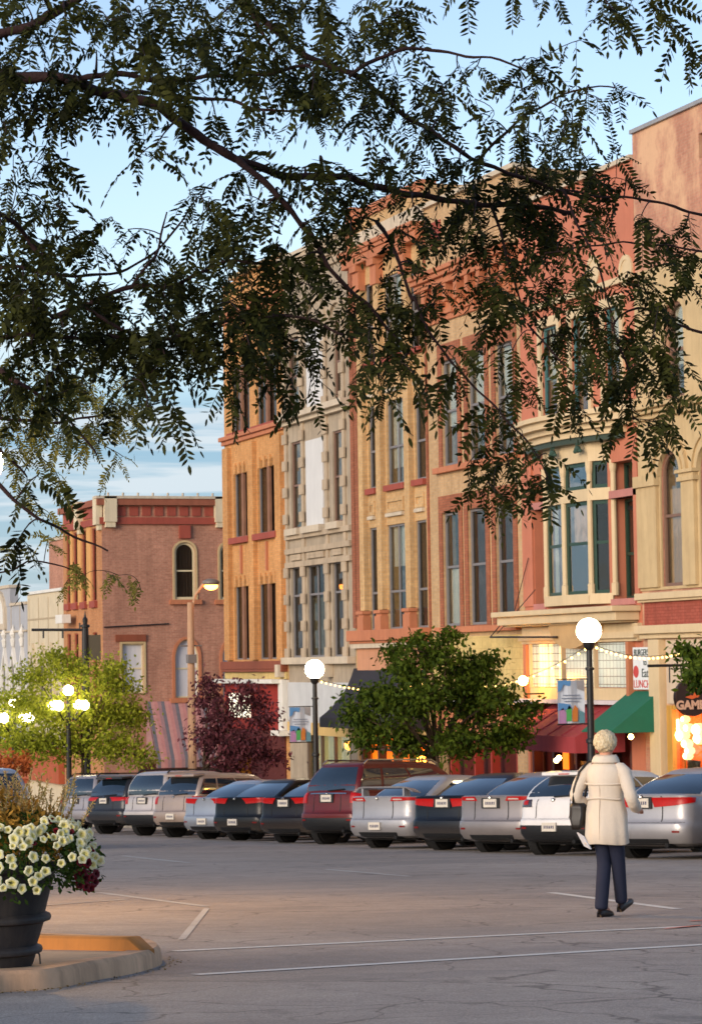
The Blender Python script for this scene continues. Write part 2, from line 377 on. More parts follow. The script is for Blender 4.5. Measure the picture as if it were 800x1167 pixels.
# near traffic island: paving, grey kerb round its tip and an ochre kerb behind
isl = [G(*p)[:2] for p in ((-260, 1150), (-60, 1139), (0, 1132), (60, 1128), (110, 1118), (150, 1111), (176, 1104), (186, 1098), (180, 1092), (168, 1089), (120, 1085), (40, 1081), (-260, 1068))]
cen = np.mean(isl, axis=0)
def island():
    H = .12; outer = [np.array(p) for p in isl]; n = len(outer)
    # densify with Catmull-Rom
    pts = []
    for i in range(n):
        p0, p1, p2, p3 = outer[i-1], outer[i], outer[(i+1) % n], outer[(i+2) % n]
        for t in (0, .25, .5, .75):
            pts.append(.5*((2*p1)+(-p0+p2)*t+(2*p0-5*p1+4*p2-p3)*t*t+(-p0+3*p1-3*p2+p3)*t**3))
    n = len(pts); nr = []
    for i in range(n):
        d = pts[(i+1) % n]-pts[i-1]; d /= np.linalg.norm(d)+1e-9; nr.append(np.array([-d[1], d[0]]))
    sgn = 1 if np.dot(nr[0], cen-pts[0]) > 0 else -1
    mb = MB(); rings = []
    for off, h in ((0, -.05), (.015, H-.03), (.04, H), (.17, H)):
        rings.append([(p+sgn*m*off)[0:2] for p, m in zip(pts, nr)]); hh = h
        mb.add([(x, y, gz(x, y)+hh) for x, y in rings[-1]], [])
    for k in range(3): mb.mi += [0]*n; mb.f += [(k*n+i, k*n+(i+1) % n, (k+1)*n+(i+1) % n, (k+1)*n+i) for i in range(n)]
    o = mb.build('kerb', plaster('old_kerb', (226, 180, 142), .4, .9, 22, .6, (80, 66, 48)), smooth=False); tag(o, kind='structure'); smooth_angle(o, 40)
    inner = [(x, y) for x, y in rings[-1]]
    mb = MB(); c = cen; mb.add([(c[0], c[1], gz(*c)+H-.006)]+[(x, y, gz(x, y)+H-.006) for x, y in inner], [(0, 1+i, 1+(i+1) % n) for i in range(n)])
    o = mb.build('paving', plaster('island_concrete', (204, 172, 138), .3, .9, 30, .3)); tag(o, kind='structure')
island()
a, b = G(-200, 1097)[:2], G(160, 1105)[:2]
d = (b-a)/np.linalg.norm(b-a); nn_ = np.array([-d[1], d[0]]); nn_ = nn_ if nn_[1] > 0 else -nn_
def ochre():
    mb = MB(); prof = [(0, .02), (.012, .19), (.03, .205), (.17, .205), (.185, .19), (.19, .0)]
    L = np.linalg.norm(b-a); st = [0, .3, .6, .9, .93, .96, 1.0]; vs = []; m = len(prof)
    for i, t in enumerate(st):
        p = a+d*L*t
        sc = 1 if t < .99 else .6
        for o_, h in prof:
            q = p+nn_*o_; vs.append((q[0], q[1], gz(*q)+.0+h*sc))
    mb.add(vs, [(i*m+k, i*m+k+1, (i+1)*m+k+1, (i+1)*m+k) for i in range(len(st)-1) for k in range(m-1)]+[tuple((len(st)-1)*m+k for k in range(m))])
    o = mb.build('kerb', plaster('ochre_kerb_paint', (196, 126, 60), .25, .75, 25, .45, (120, 84, 50))); tag(o, kind='structure'); smooth_angle(o, 40)
ochre()
# leaf litter against the kerb
mb = MB()
fr_ = [np.array(p) for p in isl[1:9]]
for i in range(260):
    t = random.random()*6.99; k = int(t); q = fr_[k]*(1-t+k)+fr_[k+1]*(t-k); q = q-CR[:2]*0+np.array([.02+abs(random.gauss(0, .05)), -.05-abs(random.gauss(0, .05))]); s_ = random.uniform(.005, .014); th = random.random()*6.3
    u = np.array([math.cos(th), math.sin(th), random.uniform(-.3, .5)])*s_; v = np.array([-math.sin(th), math.cos(th), random.uniform(-.3, .5)])*s_*.5
    c = np.array([q[0], q[1], gz(q[0], q[1])+.012]); mb.add([c-u, c+v, c+u, c-v], [(0, 1, 2, 3)])
tag(mb.build('leaf_litter', leafmat('litter', (60, 44, 26), (150, 120, 60), .1)), 'dry leaf litter gathered in the gutter along the island kerb', 'litter', kind='stuff')
# ------------------------------------------------------------------ materials for the fronts
ORB = brick('orange_brick', (226, 164, 102), (212, 148, 88), (196, 156, 112), .3)
TANB = brick('tan_brick', (216, 176, 124), (202, 160, 108), (196, 168, 130), .25)
BEIB = brick('beige_brick', (206, 170, 126), (196, 158, 114), (190, 164, 132), .2)
REDB = brick('salmon_red_brick', (198, 142, 116), (186, 130, 108), (186, 146, 122), .15, patch=(212, 172, 136))
REDF = brick('frame_red_brick', (178, 110, 80), (160, 94, 68), (140, 98, 78), .25)
REDP = brick('painted_red_brick', (172, 94, 78), (162, 86, 70), (150, 72, 58), .2)
PINB = brick('old_pink_brick', (204, 144, 118), (182, 124, 102), (190, 154, 130), .35)
CORB = brick('corner_orange_brick', (206, 142, 92), (190, 126, 80), (180, 142, 110), .2)
YELB = brick('painted_yellow_block', (218, 192, 128), (212, 184, 120), (196, 168, 110), .2, w=.6, h=.3)
GRS = plaster('grey_stone', (176, 160, 138), .3, .9, 10, .55, (84, 76, 68))
GRQ = plaster('quoin_stone', (188, 168, 142), .3, .9, 8, .4)
LST = plaster('light_stone', (204, 188, 164), .2, .85, 10, .35)
CRM = plaster('cream_paint', (210, 186, 146), .12, .6, 12, .22, (150, 120, 80), spec=.4)
CRM2 = plaster('cream_stone', (200, 174, 130), .2, .8, 12, .35, (130, 96, 60))
COR = plaster('coral_paint', (192, 118, 90), .14, .65, 12, .2, (150, 72, 50))
MAU = plaster('mauve_paint', (184, 122, 112), .15, .7, 12, .2)
TER = plaster('terracotta_trim', (192, 122, 86), .22, .7, 10, .35, (110, 56, 36))
BRN = plaster('brown_trim', (140, 76, 52), .2, .7, 10, .3)
RDT = plaster('brick_red_trim', (160, 78, 62), .2, .7, 10, .3)
SAL = plaster('salmon_stucco', (200, 144, 110), .15, .85, 18, .3)
WHT = plaster('white_paint', (226, 220, 208), .12, .5, 12, .2)
GRY = plaster('pale_grey_panel', (196, 196, 194), .15, .6, 9, .2)
WSH = plaster('white_shutter', (206, 204, 206), .12, .6, 5, .25)
GRN = flat('dark_green_sash', (34, 62, 48), .4)
SLT = flat('slate_sash', (120, 116, 116), .5)
BRS = flat('brown_sash', (122, 92, 76), .5)
WHS = flat('cream_sash', (214, 198, 160), .5)
PLN = plaster('weathered_board', (150, 108, 84), .4, .8, 6, .6, (90, 58, 44))
DRK = flat('dark_interior', (22, 19, 18), .9, var=.4, scale=2)
CUR = plaster('white_curtain', (226, 222, 214), .12, .9, 4, .1)
CURW = plaster('amber_curtain', (222, 176, 140), .2, .9, 3, .3)
CURG = plaster('grey_blind', (142, 122, 112), .2, .9, 6, .2)
TAR = flat('roof_felt', (70, 68, 68), .9)
WARM = emis('warm_room_light', (255, 150, 50), 2.2)
WARMB = emis('warm_bulb', (255, 205, 120), 14)
SOFT = emis('lit_shop_interior', (255, 214, 150), .55)

def building(name, label, u0, u1, ztop, mat, label_holes, th=.4, depth=16, base=None, pl=PS):
    um = (u0+u1)/2; z0 = base if base is not None else min(gz(D, u0), gz(D, u1))-.4
    root = empty(name, (D, um, z0), label, 'building')
    mb = MB(); wall(mb, PS, u0, u1, z0, ztop, label_holes, th)
    X = D
    mb.add([(X, u0, z0), (X+depth, u0, z0), (X+depth, u0, ztop), (X, u0, ztop)], [(0, 1, 2, 3)])
    mb.add([(X, u1, z0), (X+depth, u1, z0), (X+depth, u1, ztop), (X, u1, ztop)], [(0, 1, 2, 3)])
    mb.add([(X+depth, u0, z0), (X+depth, u1, z0), (X+depth, u1, ztop), (X+depth, u0, ztop)], [(0, 1, 2, 3)])
    mb.build('wall', mat, root)
    mb = MB(); mb.box(X+.35, X+depth-.01, u0+.01, u1-.01, ztop-.55, ztop-.4); mb.build('roof', TAR, root)
    mb = MB(); mb.box(X+1.1, X+1.2, u0+.02, u1-.02, z0, ztop-.6)
    zz = z0+4.6
    while zz < ztop-2: mb.box(X+.42, X+1.1, u0+.02, u1-.02, zz-.05, zz+.05); zz += 4.2
    mb.build('interior', DRK, root)
    return root, z0
MULTI = {'transom_frame', 'shopfront_post', 'shop_frame', 'niche_lintel', 'parapet_panel', 'cornice_panel', 'panel_joint', 'spandrel_shelf', 'bracket', 'window_sill'}
def part(root, name, mat, *boxes, pl=PS, label=None, bev=0):
    if len(boxes) > 1 and (name in MULTI or (name == 'sill' and abs(boxes[0][0]-boxes[1][0]) > .3)):
        for q in boxes: part(root, name, mat, q, pl=pl, label=label, bev=bev)
        return
    mb = MB()
    for q in boxes: fbox(mb, pl, *q)
    o = mb.build(name, mat, root)
    if bev:
        m = o.modifiers.new('bevel', 'BEVEL'); m.width = bev; m.segments = 2; m.limit_method = 'ANGLE'
    if label: o['label'] = label
    return o

# ============ arched cream building at the right (with faded brick top)
u1 = YS(730, 600); u0 = u1-15.5; zt = ZS(722, 152)
H6 = []; pit = YS(753, 620)-YS(798, 620)
a0 = rS(753, 515, 781.5, 667)
for k in range(3): H6.append((a0[0]-k*pit, a0[1]-k*pit, a0[2], a0[3], (a0[1]-a0[0])/2))
t0 = rS(757, 345, 782, 450)
T6 = [(t0[0]-k*pit, t0[1]-k*pit, t0[2], t0[3], .35) for k in range(3)]
s0 = rS(796, 152, 808, 176); S6 = [(s0[0]-k*3.2, s0[1]-k*3.2, s0[2], s0[3], 0) for k in range(3)]
shop = rS(762, 804, 845, 945); shop = (shop[0], shop[1], gz(D, shop[0])+.3, shop[3], 0)
b6, z6 = building('arched_building', 'tall cream building with round arched windows below a faded salmon brick top storey', u0, u1-.01, zt, REDB, H6+T6+S6+[shop])
zb_ = ZS(745, 476)
# cream stone skin between the red band and the cornice
mb = MB(); wall(mb, PS, u0, u1-.01, ZS(760, 672), ZS(760, 300), H6+T6, .05, .045)
mb.add([PS(u1-.01, ZS(760, 672), .045), PS(u1-.01, ZS(760, 672), 0), PS(u1-.01, ZS(760, 300), 0), PS(u1-.01, ZS(760, 300), .045)], [(0, 1, 2, 3)])
mb.add([PS(u0, ZS(760, 300), .045), PS(u1, ZS(760, 300), .045), PS(u1, ZS(760, 300), 0), PS(u0, ZS(760, 300), 0)], [(0, 1, 2, 3)])
mb.build('stone_facing', CRM2, b6)
z1 = ZS(745, 478); z2 = ZS(745, 463)
part(b6, 'cornice', CRM2, (u0, u1, z1, z1+.12, .04, .16), (u0, u1, z1+.122, z2-.1, .04, .30), (u0, u1, z2-.098, z2, .04, .42), bev=.02)
for h in H6:
    c = (h[0]+h[1])/2; hw = (h[1]-h[0])/2
    mb = MB()
    for r0, r1, w_ in ((.0, .12, .12), (.122, .24, .08), (.242, .36, .13)):
        A = [(c+(hw+r1)*math.cos(math.pi*i/18), h[3]-hw+(hw+r1)*math.sin(math.pi*i/18)) for i in range(19)]
        B = [(c+(hw+r0)*math.cos(math.pi*i/18), h[3]-hw+(hw+r0)*math.sin(math.pi*i/18)) for i in range(19)]
        n = 19; vs = [PS(*p, w_) for p in A]+[PS(*p, w_) for p in B]+[PS(*p, .04) for p in A]+[PS(*p, .04) for p in B]
        mb.add(vs, [f for i in range(n-1) for f in ((i, i+1, n+i+1, n+i), (i, 2*n+i, 2*n+i+1, i+1), (n+i, n+i+1, 3*n+i+1, 3*n+i))])
    fbox(mb, PS, c-.07, c+.07, h[3]+.02, h[3]+.5, .17, .24)
    mb.build('arch_moulding', CRM2, b6)
    window(b6, PS, h, -.04, .08, BRS, GL, .52, 0, (.0, .72), CURW, label='arched brown sash window')
    zs = h[3]-hw
    for uu in (h[0]-(pit-2*hw)/2,):
        mb = MB(); ww = (pit-2*hw)/2
        fbox(mb, PS, uu-ww*.72, uu+ww*.72, h[2], zs-.22, .05, .14)
        fbox(mb, PS, uu-ww*.95, uu+ww*.95, zs-.22, zs-.12, .05, .2); fbox(mb, PS, uu-ww*.85, uu+ww*.85, zs-.118, zs-.03, .05, .17); fbox(mb, PS, uu-ww*1.0, uu+ww*1.0, zs-.028, zs+.05, .05, .24)
        mb.build('pier', CRM2, b6)
mb = MB(); e0 = H6[0][1]; fbox(mb, PS, e0+.08, u1-.05, H6[0][2], H6[0][3]-hw-.22, .05, .13); fbox(mb, PS, e0+.02, u1-.01, H6[0][3]-hw-.22, H6[0][3]-hw+.05, .05, .2); mb.build('pier', CRM2, b6)
for h in T6: window(b6, PS, h, -.1, .09, BRS, GL, .5, 0, (.35, 1), CUR)
for h in S6: window(b6, PS, h, -.25, .06, BRS, GLD, .5, 0, (0, 1), CURG)
zs_ = ZS(745, 676)
part(b6, 'sill_band', CRM, (u0, u1, zs_-.16, zs_, .04, .22), (u0, u1, zs_-.22, zs_-.162, .04, .14), bev=.01)
part(b6, 'red_brick_band', REDP, (u0, u1-.16, ZS(745, 713), zs_-.222, 0, .03))
zl = ZS(745, 713)
part(b6, 'ledge', CRM, (u0, u1-.1, zl-.2, zl, .0, .3), (u0, u1-.15, zl-.32, zl-.202, 0, .18), bev=.015)
part(b6, 'fascia', plaster('beige_fascia', (206, 184, 158), .12, .7, 8, .2), (u0, YS(762, 800), ZS(760, 802), zl-.35, .0, .05))
part(b6, 'corner_pier', CRM, (YS(760, 800), YS(748, 800), z6, zl-.34, .0, .2), bev=.01)
part(b6, 'coping', plaster('metal_coping', (150, 150, 152), .1, .5), (u0, u1, zt+.002, zt+.1, -.5, .08))
part(b6, 'shop_frame', plaster('gold_frame', (200, 150, 70), .2, .5), (shop[1]-.28, shop[1], shop[2], shop[3], -.05, .06), (shop[0], shop[1], shop[3]-.1, shop[3], -.1, .03), (shop[0], shop[1], shop[2], shop[2]+.6, -.1, .04))
mb = MB(); fbox(mb, PS, shop[0], shop[1]-.3, shop[2]+.62, shop[3]-.12, -.12, -.11); mb.build('shop_window', GLC, b6)
mb = MB(); fbox(mb, PS, shop[0]+.02, shop[1]-.02, shop[2]+.02, shop[3]-.02, -.44, -.42); mb.build('lit_back_wall', emis('orange_lit_wall', (255, 104, 26), 1.1), b6)
for i, (px, py, r_) in enumerate(((774, 826, .17), (777, 838, .20), (783, 848, .15), (786, 856, .13), (784, 862, .13), (797, 832, .2), (798, 842, .18), (781, 820, .12), (785, 830, .14))):
    q = np.array(FS(px, py, D+.2)); mb = MB(); mb.ball((D+.2, q[0], q[1]), r_, 12, .8)
    tag(mb.build('paper_lantern', emis('lantern_glow', (255, 210, 150), 2.6), smooth=True), 'round glowing paper lantern hanging in the orange lit shop window', 'lantern', 'lanterns in the orange shop window')
mb = MB(); fbox(mb, PS, *FS(790, 882)[:1], FS(776, 882)[0], ZS(783, 884), ZS(783, 867), -.2, -.17)
tag(mb.build('shop_notice', flat('grey_board', (110, 96, 84), .7)), 'grey board standing in the orange lit shop window', 'board')

# round hanging shop sign
bx = 25.2; sy, sz = FS(788, 795, bx); r_s = .98
sg = empty('hanging_sign', (bx, sy, sz), 'round dark hanging sign with orange figure and cream letters GAMES', 'sign')
nrm = np.array([0, -1, 0])
def disc(mb, cx, cz, r, y0, y1, n=40): mb.prism([(cx+r*math.cos(2*math.pi*i/n), y0, cz+r*math.sin(2*math.pi*i/n)) for i in range(n)], (0, y1-y0, 0))
bx2, sy2, sz2 = bx, sy, sz
rr = np.linalg.norm(np.array(at(788, 795, 50))-at(788, 773.5, 50))/50*np.dot(np.array([bx, sy, sz]), CF)
mb = MB(); disc(mb, bx, sz, rr, sy-.05, sy+.05); mb.build('board', flat('dark_sign_board', (44, 26, 22), .5), sg)
mb = MB()
for i in range(40):
    a0_, a1_ = 2*math.pi*i/40, 2*math.pi*(i+1)/40
    mb.prism([(bx+rr*k_*math.cos(t_), sy-.055, sz+rr*k_*math.sin(t_)) for k_, t_ in ((.93, a0_), (1.0, a0_), (1.0, a1_), (.93, a1_))], (0, .11, 0))
mb.build('rim', flat('sign_rim', (58, 34, 26), .4), sg)
mb = MB()                                   # a loose orange flame like figure
for pts in (((-.1, .75), (.25, .62), (.5, .4), (.2, .45)), ((-.25, .5), (.15, .5), (.45, .28), (.0, .3)), ((.1, .3), (.5, .2), (.3, -.02), (.0, .08)), ((-.45, .02), (-.1, .12), (.25, .0), (-.05, -.1))):
    mb.prism([(bx+p[0]*rr, sy-.066, sz+p[1]*rr) for p in pts], (0, .012, 0))
mb.build('emblem', flat('sign_orange', (214, 96, 44), .6), sg)
def text(name, body, size, loc, rot, mat, parent=None, align='CENTER', ext=.006, sx=1, bold=.0):
    cu = bpy.data.curves.new(name, 'FONT'); cu.body = body; cu.size = size; cu.extrude = ext; cu.align_x = align; cu.align_y = 'CENTER'; cu.offset = bold
    to = bpy.data.objects.new(name, cu); COL.objects.link(to); bpy.context.view_layer.update()
    me = bpy.data.meshes.new_from_object(to.evaluated_get(bpy.context.evaluated_depsgraph_get())); bpy.data.objects.remove(to)
    o = bpy.data.objects.new(name, me); COL.objects.link(o); me.materials.clear(); me.materials.append(mat)
    off = Vector((0, 0, 0)); q = parent
    while q is not None: off += q.location; q = q.parent
    o.location = Vector(loc)-off; o.rotation_euler = rot; o.scale = (sx, 1, 1)
    if parent: o.parent = parent
    return o
text('lettering', 'GAMES', rr*.62, (bx+.0, sy-.062, sz-.42*rr), (R(90), 0, 0), flat('sign_cream', (214, 170, 140), .6), sg, bold=.012)
mb = MB(); mb.tube([(bx-1.0, sy, sz+rr+.28), (28, sy, sz+rr+.28)], .03, 8); mb.tube([(bx-.5, sy, sz+rr+.28), (bx-.5, sy, sz+rr*.8)], .015, 6); mb.tube([(bx+.5, sy, sz+rr+.28), (bx+.5, sy, sz+rr*.8)], .015, 6); mb.build('bracket', flat('black_iron', (24, 22, 22), .5), sg)

# ============ coral and cream bay building
v1_ = u1; v0_ = u1   # boundary between arched and bay buildings
B0 = u1+.01; B1 = YS(597, 620)
zt5 = ZS(676, 200)
nl = rS(609, 558, 620, 687); nlt = rS(609, 524, 620, 548)
nr = rS(703, 568, 724, 680); nrt = rS(703, 524, 724, 557)
zA, zB = ZS(714, 682), ZS(714, 566); zC, zE = ZS(714, 557), ZS(714, 524)
uL0, uL1 = YS(622, 620), YS(609, 620); uR0, uR1 = YS(724, 620), YS(697, 620)
Hn = [(uL0, uL1, zA, zB, 0), (uL0, uL1, zC, zE, 0), (uR0, uR1, zA, zB, 0), (uR0, uR1, zC, zE, 0), (uR1+.16, uL0-.16, zA-.05, zE+.05, 0)]
Tt, Tb = ZS(625, 372), ZS(625, 485)
T5 = [(YS(b_, 420), YS(a_, 420), Tb, Tt, 0) for a_, b_ in ((618, 637), (652, 672), (690, 709))]
sf = (YS(720, 850), YS(604, 850), gz(D, B0)+.05, ZS(640, 802), 0)
b5, z5 = building('bay_window_building', 'coral painted building with cream bay window, green sashes and a glass block transom', B0, B1-.01, zt5, COR, Hn+T5+[sf])
mb = MB()                                    # thick niches: coral reveals
for (ua, ub) in ((uL0, uL1), (uR0, uR1)):
    fbox(mb, PS, ua-.04, ub+.0, zA-.1, zE+.1, -.75, -.72)
mb.build('niche_back', DRK, b5)
for q in Hn[:4]:
    window(b5, PS, q, -.38, .07, GRN, GL, .45 if q[3]-q[2] > 2 else 0)
part(b5, 'niche_lintel', MAU, (uL0, uL1+.25, zB, zC, -.3, .06), (uR0-.3, uR1, zB, zC, -.3, .06), (uL0, uL1+.02, zA-.16, zA, -.3, .06), (uR0-.02, uR1, zA-.16, zA, -.3, .06), bev=.01)
part(b5, 'pilaster', COR, (uL1+.02, B1-.02, zA-.05, ZS(604, 530), 0, .06)); part(b5, 'pilaster', COR, (B0+.02, uR0-.04, zA-.05, ZS(724, 500), 0, .06))
for cpx in (677, 714.0):
    uc, zc = FS(cpx, 308); mb = MB(); n = 28
    for ra, rb, w_ in ((.40, .27, .05),):
        A = [(uc+ra*.95*math.cos(2*math.pi*i/n), zc+ra*math.sin(2*math.pi*i/n)) for i in range(n)]; B = [(uc+rb*.95*math.cos(2*math.pi*i/n), zc+rb*math.sin(2*math.pi*i/n)) for i in range(n)]
        ring(mb, PS, A, B, 0, w_)
    mb.prism([PS(*p, .02) for p in B], (-.01, 0, 0)); mb.build('oval_window', CRM, b5, label=None) if False else mb.build('round_medallion', CRM, b5)
# bowed bay: polygonal plan u -> w
def bow(u, amp=.55):
    t = (u-(uR1+uL0)/2)/((uL0-uR1)/2); return amp*math.sqrt(max(0, 1-abs(t)**3.0)) if abs(t) < 1 else 0
NB = 4
bu = [uR1, uR1+(uL0-uR1)*.16, (uR1+uL0)/2, uL0-(uL0-uR1)*.16, uL0]; bw = [-.05, .30, .40, .30, -.05]
def bayseg(mb, ua, wa, ub, wb, z0, z1, t=.12, out=0):
    dd = np.array([ub-ua, wb-wa]); dd /= np.linalg.norm(dd); nn = np.array([-dd[1], dd[0]])
    nn = nn if nn[1] > 0 else -nn
    o_ = nn*out; i_ = -nn*t
    P_ = [(ua+o_[0], wa+o_[1]), (ub+o_[0], wb+o_[1]), (ub+i_[0], wb+i_[1]), (ua+i_[0], wa+i_[1])]
    mb.prism([PS(p[0], z0, p[1]) for p in P_], (0, 0, z1-z0))
zM0, zM1 = ZS(655, 572), ZS(655, 564)
for nm_, za_, zb_, th_, ou_ in (('bay_sill', zA-.1, zA+.16, .3, .06), ('bay_rail', zM0-.06, zM1+.06, .16, .03), ('bay_frieze', ZS(655, 531), ZS(655, 505), .3, .03)):
    mb = MB()
    for i in range(4): bayseg(mb, bu[i], bw[i], bu[i+1], bw[i+1], za_, zb_, th_, ou_)
    mb.build(nm_, CRM, b5)
for i in range(5):
    mb = MB(); c = PS(bu[i], 0, bw[i]-.03); mb.lathe([(.10, zA+.1), (.10, zA+.4), (.075, zA+.42), (.075, ZS(655, 545)), (.10, ZS(655, 540)), (.11, ZS(655, 531))], (c[0], c[1], 0), 10)
    mb.build('bay_column', CRM, b5, smooth=False)
for i in range(4):
    for (za, zb, dv) in ((zA+.15, zM0-.06, .5), (zM1+.06, ZS(655, 531), 0)):
        dd = np.array([bu[i+1]-bu[i], bw[i+1]-bw[i]]); L_ = np.linalg.norm(dd); dd /= L_
        def pt(s_, z, w_):
            nn = np.array([-dd[1], dd[0]]); nn = nn if nn[1] > 0 else -nn; q = np.array([bu[i], bw[i]])+dd*s_+nn*w_; return PS(q[0], z, q[1])
        mb = MB(); f_ = .1
        for (s0_, s1_, q0, q1) in ((.08, .08+f_, za, zb), (L_-.08-f_, L_-.08, za, zb), (.08+f_, L_-.08-f_, za, za+f_), (.08+f_, L_-.08-f_, zb-f_, zb)):
            mb.prism([pt(s0_, q0, -.1), pt(s1_, q0, -.1), pt(s1_, q1, -.1), pt(s0_, q1, -.1)], np.array(pt(0, 0, .05))-np.array(pt(0, 0, 0)))
        if dv: zc = za+(zb-za)*.55; mb.prism([pt(.18, zc-.04, -.09), pt(L_-.18, zc-.04, -.09), pt(L_-.18, zc+.04, -.09), pt(.18, zc+.04, -.09)], np.array(pt(0, 0, .03))-np.array(pt(0, 0, 0)))
        wo = mb.build('window', GRN, b5)
        mb = MB(); mb.prism([pt(.17, za+.05, -.09), pt(L_-.17, za+.05, -.09), pt(L_-.17, zb-.05, -.09), pt(.17, zb-.05, -.09)], np.array(pt(0, 0, .006))-np.array(pt(0, 0, 0))); mb.build('pane', GL, wo)
        if dv and i in (1, 2):
            for sa, sb_ in ((.2, L_*.36), (L_*.66, L_-.2)) if i == 2 else ((.2, L_-.2),):
                mb = MB(); n = 10; vs = []
                for k in range(n+1):
                    s_ = sa+(sb_-sa)*k/n; w_ = -.2-.025*math.sin(k*2.1); vs += [pt(s_, zc if i == 1 else za+.1, w_), pt(s_, zb, w_)]
                mb.add(vs, [(2*k, 2*k+2, 2*k+3, 2*k+1) for k in range(n)]); mb.build('curtain', CUR if i == 2 else CURW, wo)
# curved cornice over the bay
def curved(mb, za, zb, proj, ua, ub, amp):
    n = 24; f = []; 
    for i in range(n+1):
        u = ua+(ub-ua)*i/n; t = (u-(ua+ub)/2)/((ub-ua)/2); w = proj+amp*max(0, 1-t*t)
        f.append((u, w))
    base = [(u, .0) for u, _ in f][::-1]
    mb.prism([PS(u, za, w) for u, w in f]+[PS(u, za, w) for u, w in base], (0, 0, zb-za))
ca, cb = B0+.05, B1-.02
zc0 = ZS(640, 507); zc1 = ZS(640, 485)
mb = MB(); curved(mb, zc0, zc0+.16, .12, ca+.6, cb-.3, .62); curved(mb, zc0+.162, zc0+.3, .16, ca+.3, cb-.1, .72); curved(mb, zc0+.302, zc0+.48, .22, ca, cb, .86); curved(mb, zc0+.482, zc0+.6, .3, ca, cb, .92)
mb.build('bay_cornice', CRM, b5)
mb = MB(); curved(mb, zc0-.14, zc0-.002, .10, ca+.7, cb-.4, .58); mb.build('dentil_band', flat('green_dentils', (52, 64, 50), .6), b5)
zq = ZS(655, 517)
for k, uu in enumerate((bu[1]+.1, bu[2]+.1, bu[3])):
    w_ = bow(uu)+.06; mb = MB()
    for dx, dz, r_ in ((0, 0, .10), (.16, -.05, .055), (-.16, -.05, .055), (.1, .12, .03), (-.1, .12, .03), (0, .14, .04)):
        c = PS(uu+dx, zq+dz, w_); mb.ball(c, r_, 8)
    mb.build('frieze_ornament', flat('green_relief', (46, 74, 62), .6), b5)
# third floor cream frames
for q in T5:
    o = (q[0]-.18, q[1]+.18, q[2]-.12, q[3]+.25); mb = MB(); ring(mb, PS, outl(*o), outl(*q[:4]), 0, .07); mb.build('window_surround', CRM, b5)
    window(b5, PS, q, -.06, .06, flat('teal_sash', (64, 110, 112), .4), GL, .48, 0, (.45, 1), CUR)
part(b5, 'sill_band', CRM, (B0+.03, B1-.03, zc1+.02, zc1+.25, 0, .12))
part(b5, 'string_course', CRM, (B0+.03, B1-.03, ZS(640, 345), ZS(640, 338), 0, .1))
part(b5, 'coping', LST, (B0, B1-.01, zt5+.002, zt5+.12, -.45, .1))
# shelf under the bay
zs0, zs1 = ZS(660, 713), ZS(660, 694)
ul, ur = YS(590, 700), B0+.05
part(b5, 'balcony_shelf', CRM, (ur, ul, zs1-.14, zs1, 0, .8), (ur+.1, ul-.1, zs1-.36, zs1-.142, 0, .66), (ur+.2, ul-.2, zs0+.02, zs1-.362, 0, .5), bev=.02)
mb = MB(); n = 12; uc = YS(668, 720); rw = 1.35
arc = [(uc+rw*math.cos(math.pi+math.pi*i/n), zs0+.02+.62*math.sin(math.pi+math.pi*i/n)) for i in range(n+1)]
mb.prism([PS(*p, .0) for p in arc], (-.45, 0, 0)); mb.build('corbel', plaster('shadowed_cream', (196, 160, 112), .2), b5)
zg1, zg0 = ZS(640, 734), ZS(640, 783)
part(b5, 'frieze', CRM, (B0+.02, B1-.03, zg1+.25, zs0, .0, .12), (B0+.02, B1-.03, zg1+.1, zg1+.248, .0, .24), (B0+.02, B1-.03, zg1+.02, zg1+.098, .0, .14))
GB = [(YS(b_, 758), YS(a_, 758)) for a_, b_ in ((609, 644), (647, 681), (684, 720))]
def glassblock(name, warm):
    s = NT(name); o = s.coord(); sp = s.add('ShaderNodeSeparateXYZ'); s.link(o, sp.inputs[0]); cb = s.add('ShaderNodeCombineXYZ'); s.link(sp.outputs[1], cb.inputs[0]); s.link(sp.outputs[2], cb.inputs[1])
    b = s.add('ShaderNodeTexBrick', offset=0.0, squash=1.0); s.link(cb.outputs[0], b.inputs[0]); b.inputs['Scale'].default_value = 1; b.inputs['Brick Width'].default_value = .2; b.inputs['Row Height'].default_value = .2; b.inputs['Mortar Size'].default_value = .012
    b.inputs['Color1'].default_value = lin((196, 202, 188)); b.inputs['Color2'].default_value = lin((180, 190, 180)); b.inputs['Mortar'].default_value = lin((120, 118, 108))
    s.base(b.outputs['Color'], .25)
    if warm:
        w = s.ramp(s.noise(s.coord((1, 1.3, .35)), 1.4, 1), [(.46, (0, 0, 0, 1)), (.56, lin((255, 206, 110)))]); g = s.mix(1, w, b.outputs['Color'], 'MULTIPLY')
        s.link(g, s.b.inputs['Emission Color']); s.b.inputs['Emission Strength'].default_value = 2.4
    return s.m
gA, gB_ = glassblock('lit_glass_block', 1), glassblock('glass_block', 0)
for i, (ga, gb) in enumerate(GB):
    mb = MB(); fbox(mb, PS, ga, gb, zg0, zg1, .0, .05); o = mb.build('glass_block_panel', gA if i == 0 else gB_, b5)
part(b5, 'transom_frame', CRM, *[(a_-.06, a_, zg0-.02, zg1+.01, 0, .12) for a_, _ in GB], (GB[0][1], GB[0][1]+.08, zg0-.02, zg1+.01, 0, .12))
part(b5, 'shopfront_post', TER, (GB[0][1]+.09, GB[0][1]+.3, zg0-.4, zg1+.01, 0, .2), (B0+1.45 if False else GB[2][0]-.22, GB[2][0]-.07, zg0-.4, zg1+.01, 0, .2))
part(b5, 'fascia', CRM, (GB[2][0]-.05, B1-.05, ZS(640, 797), zg0-.022, 0, .1))
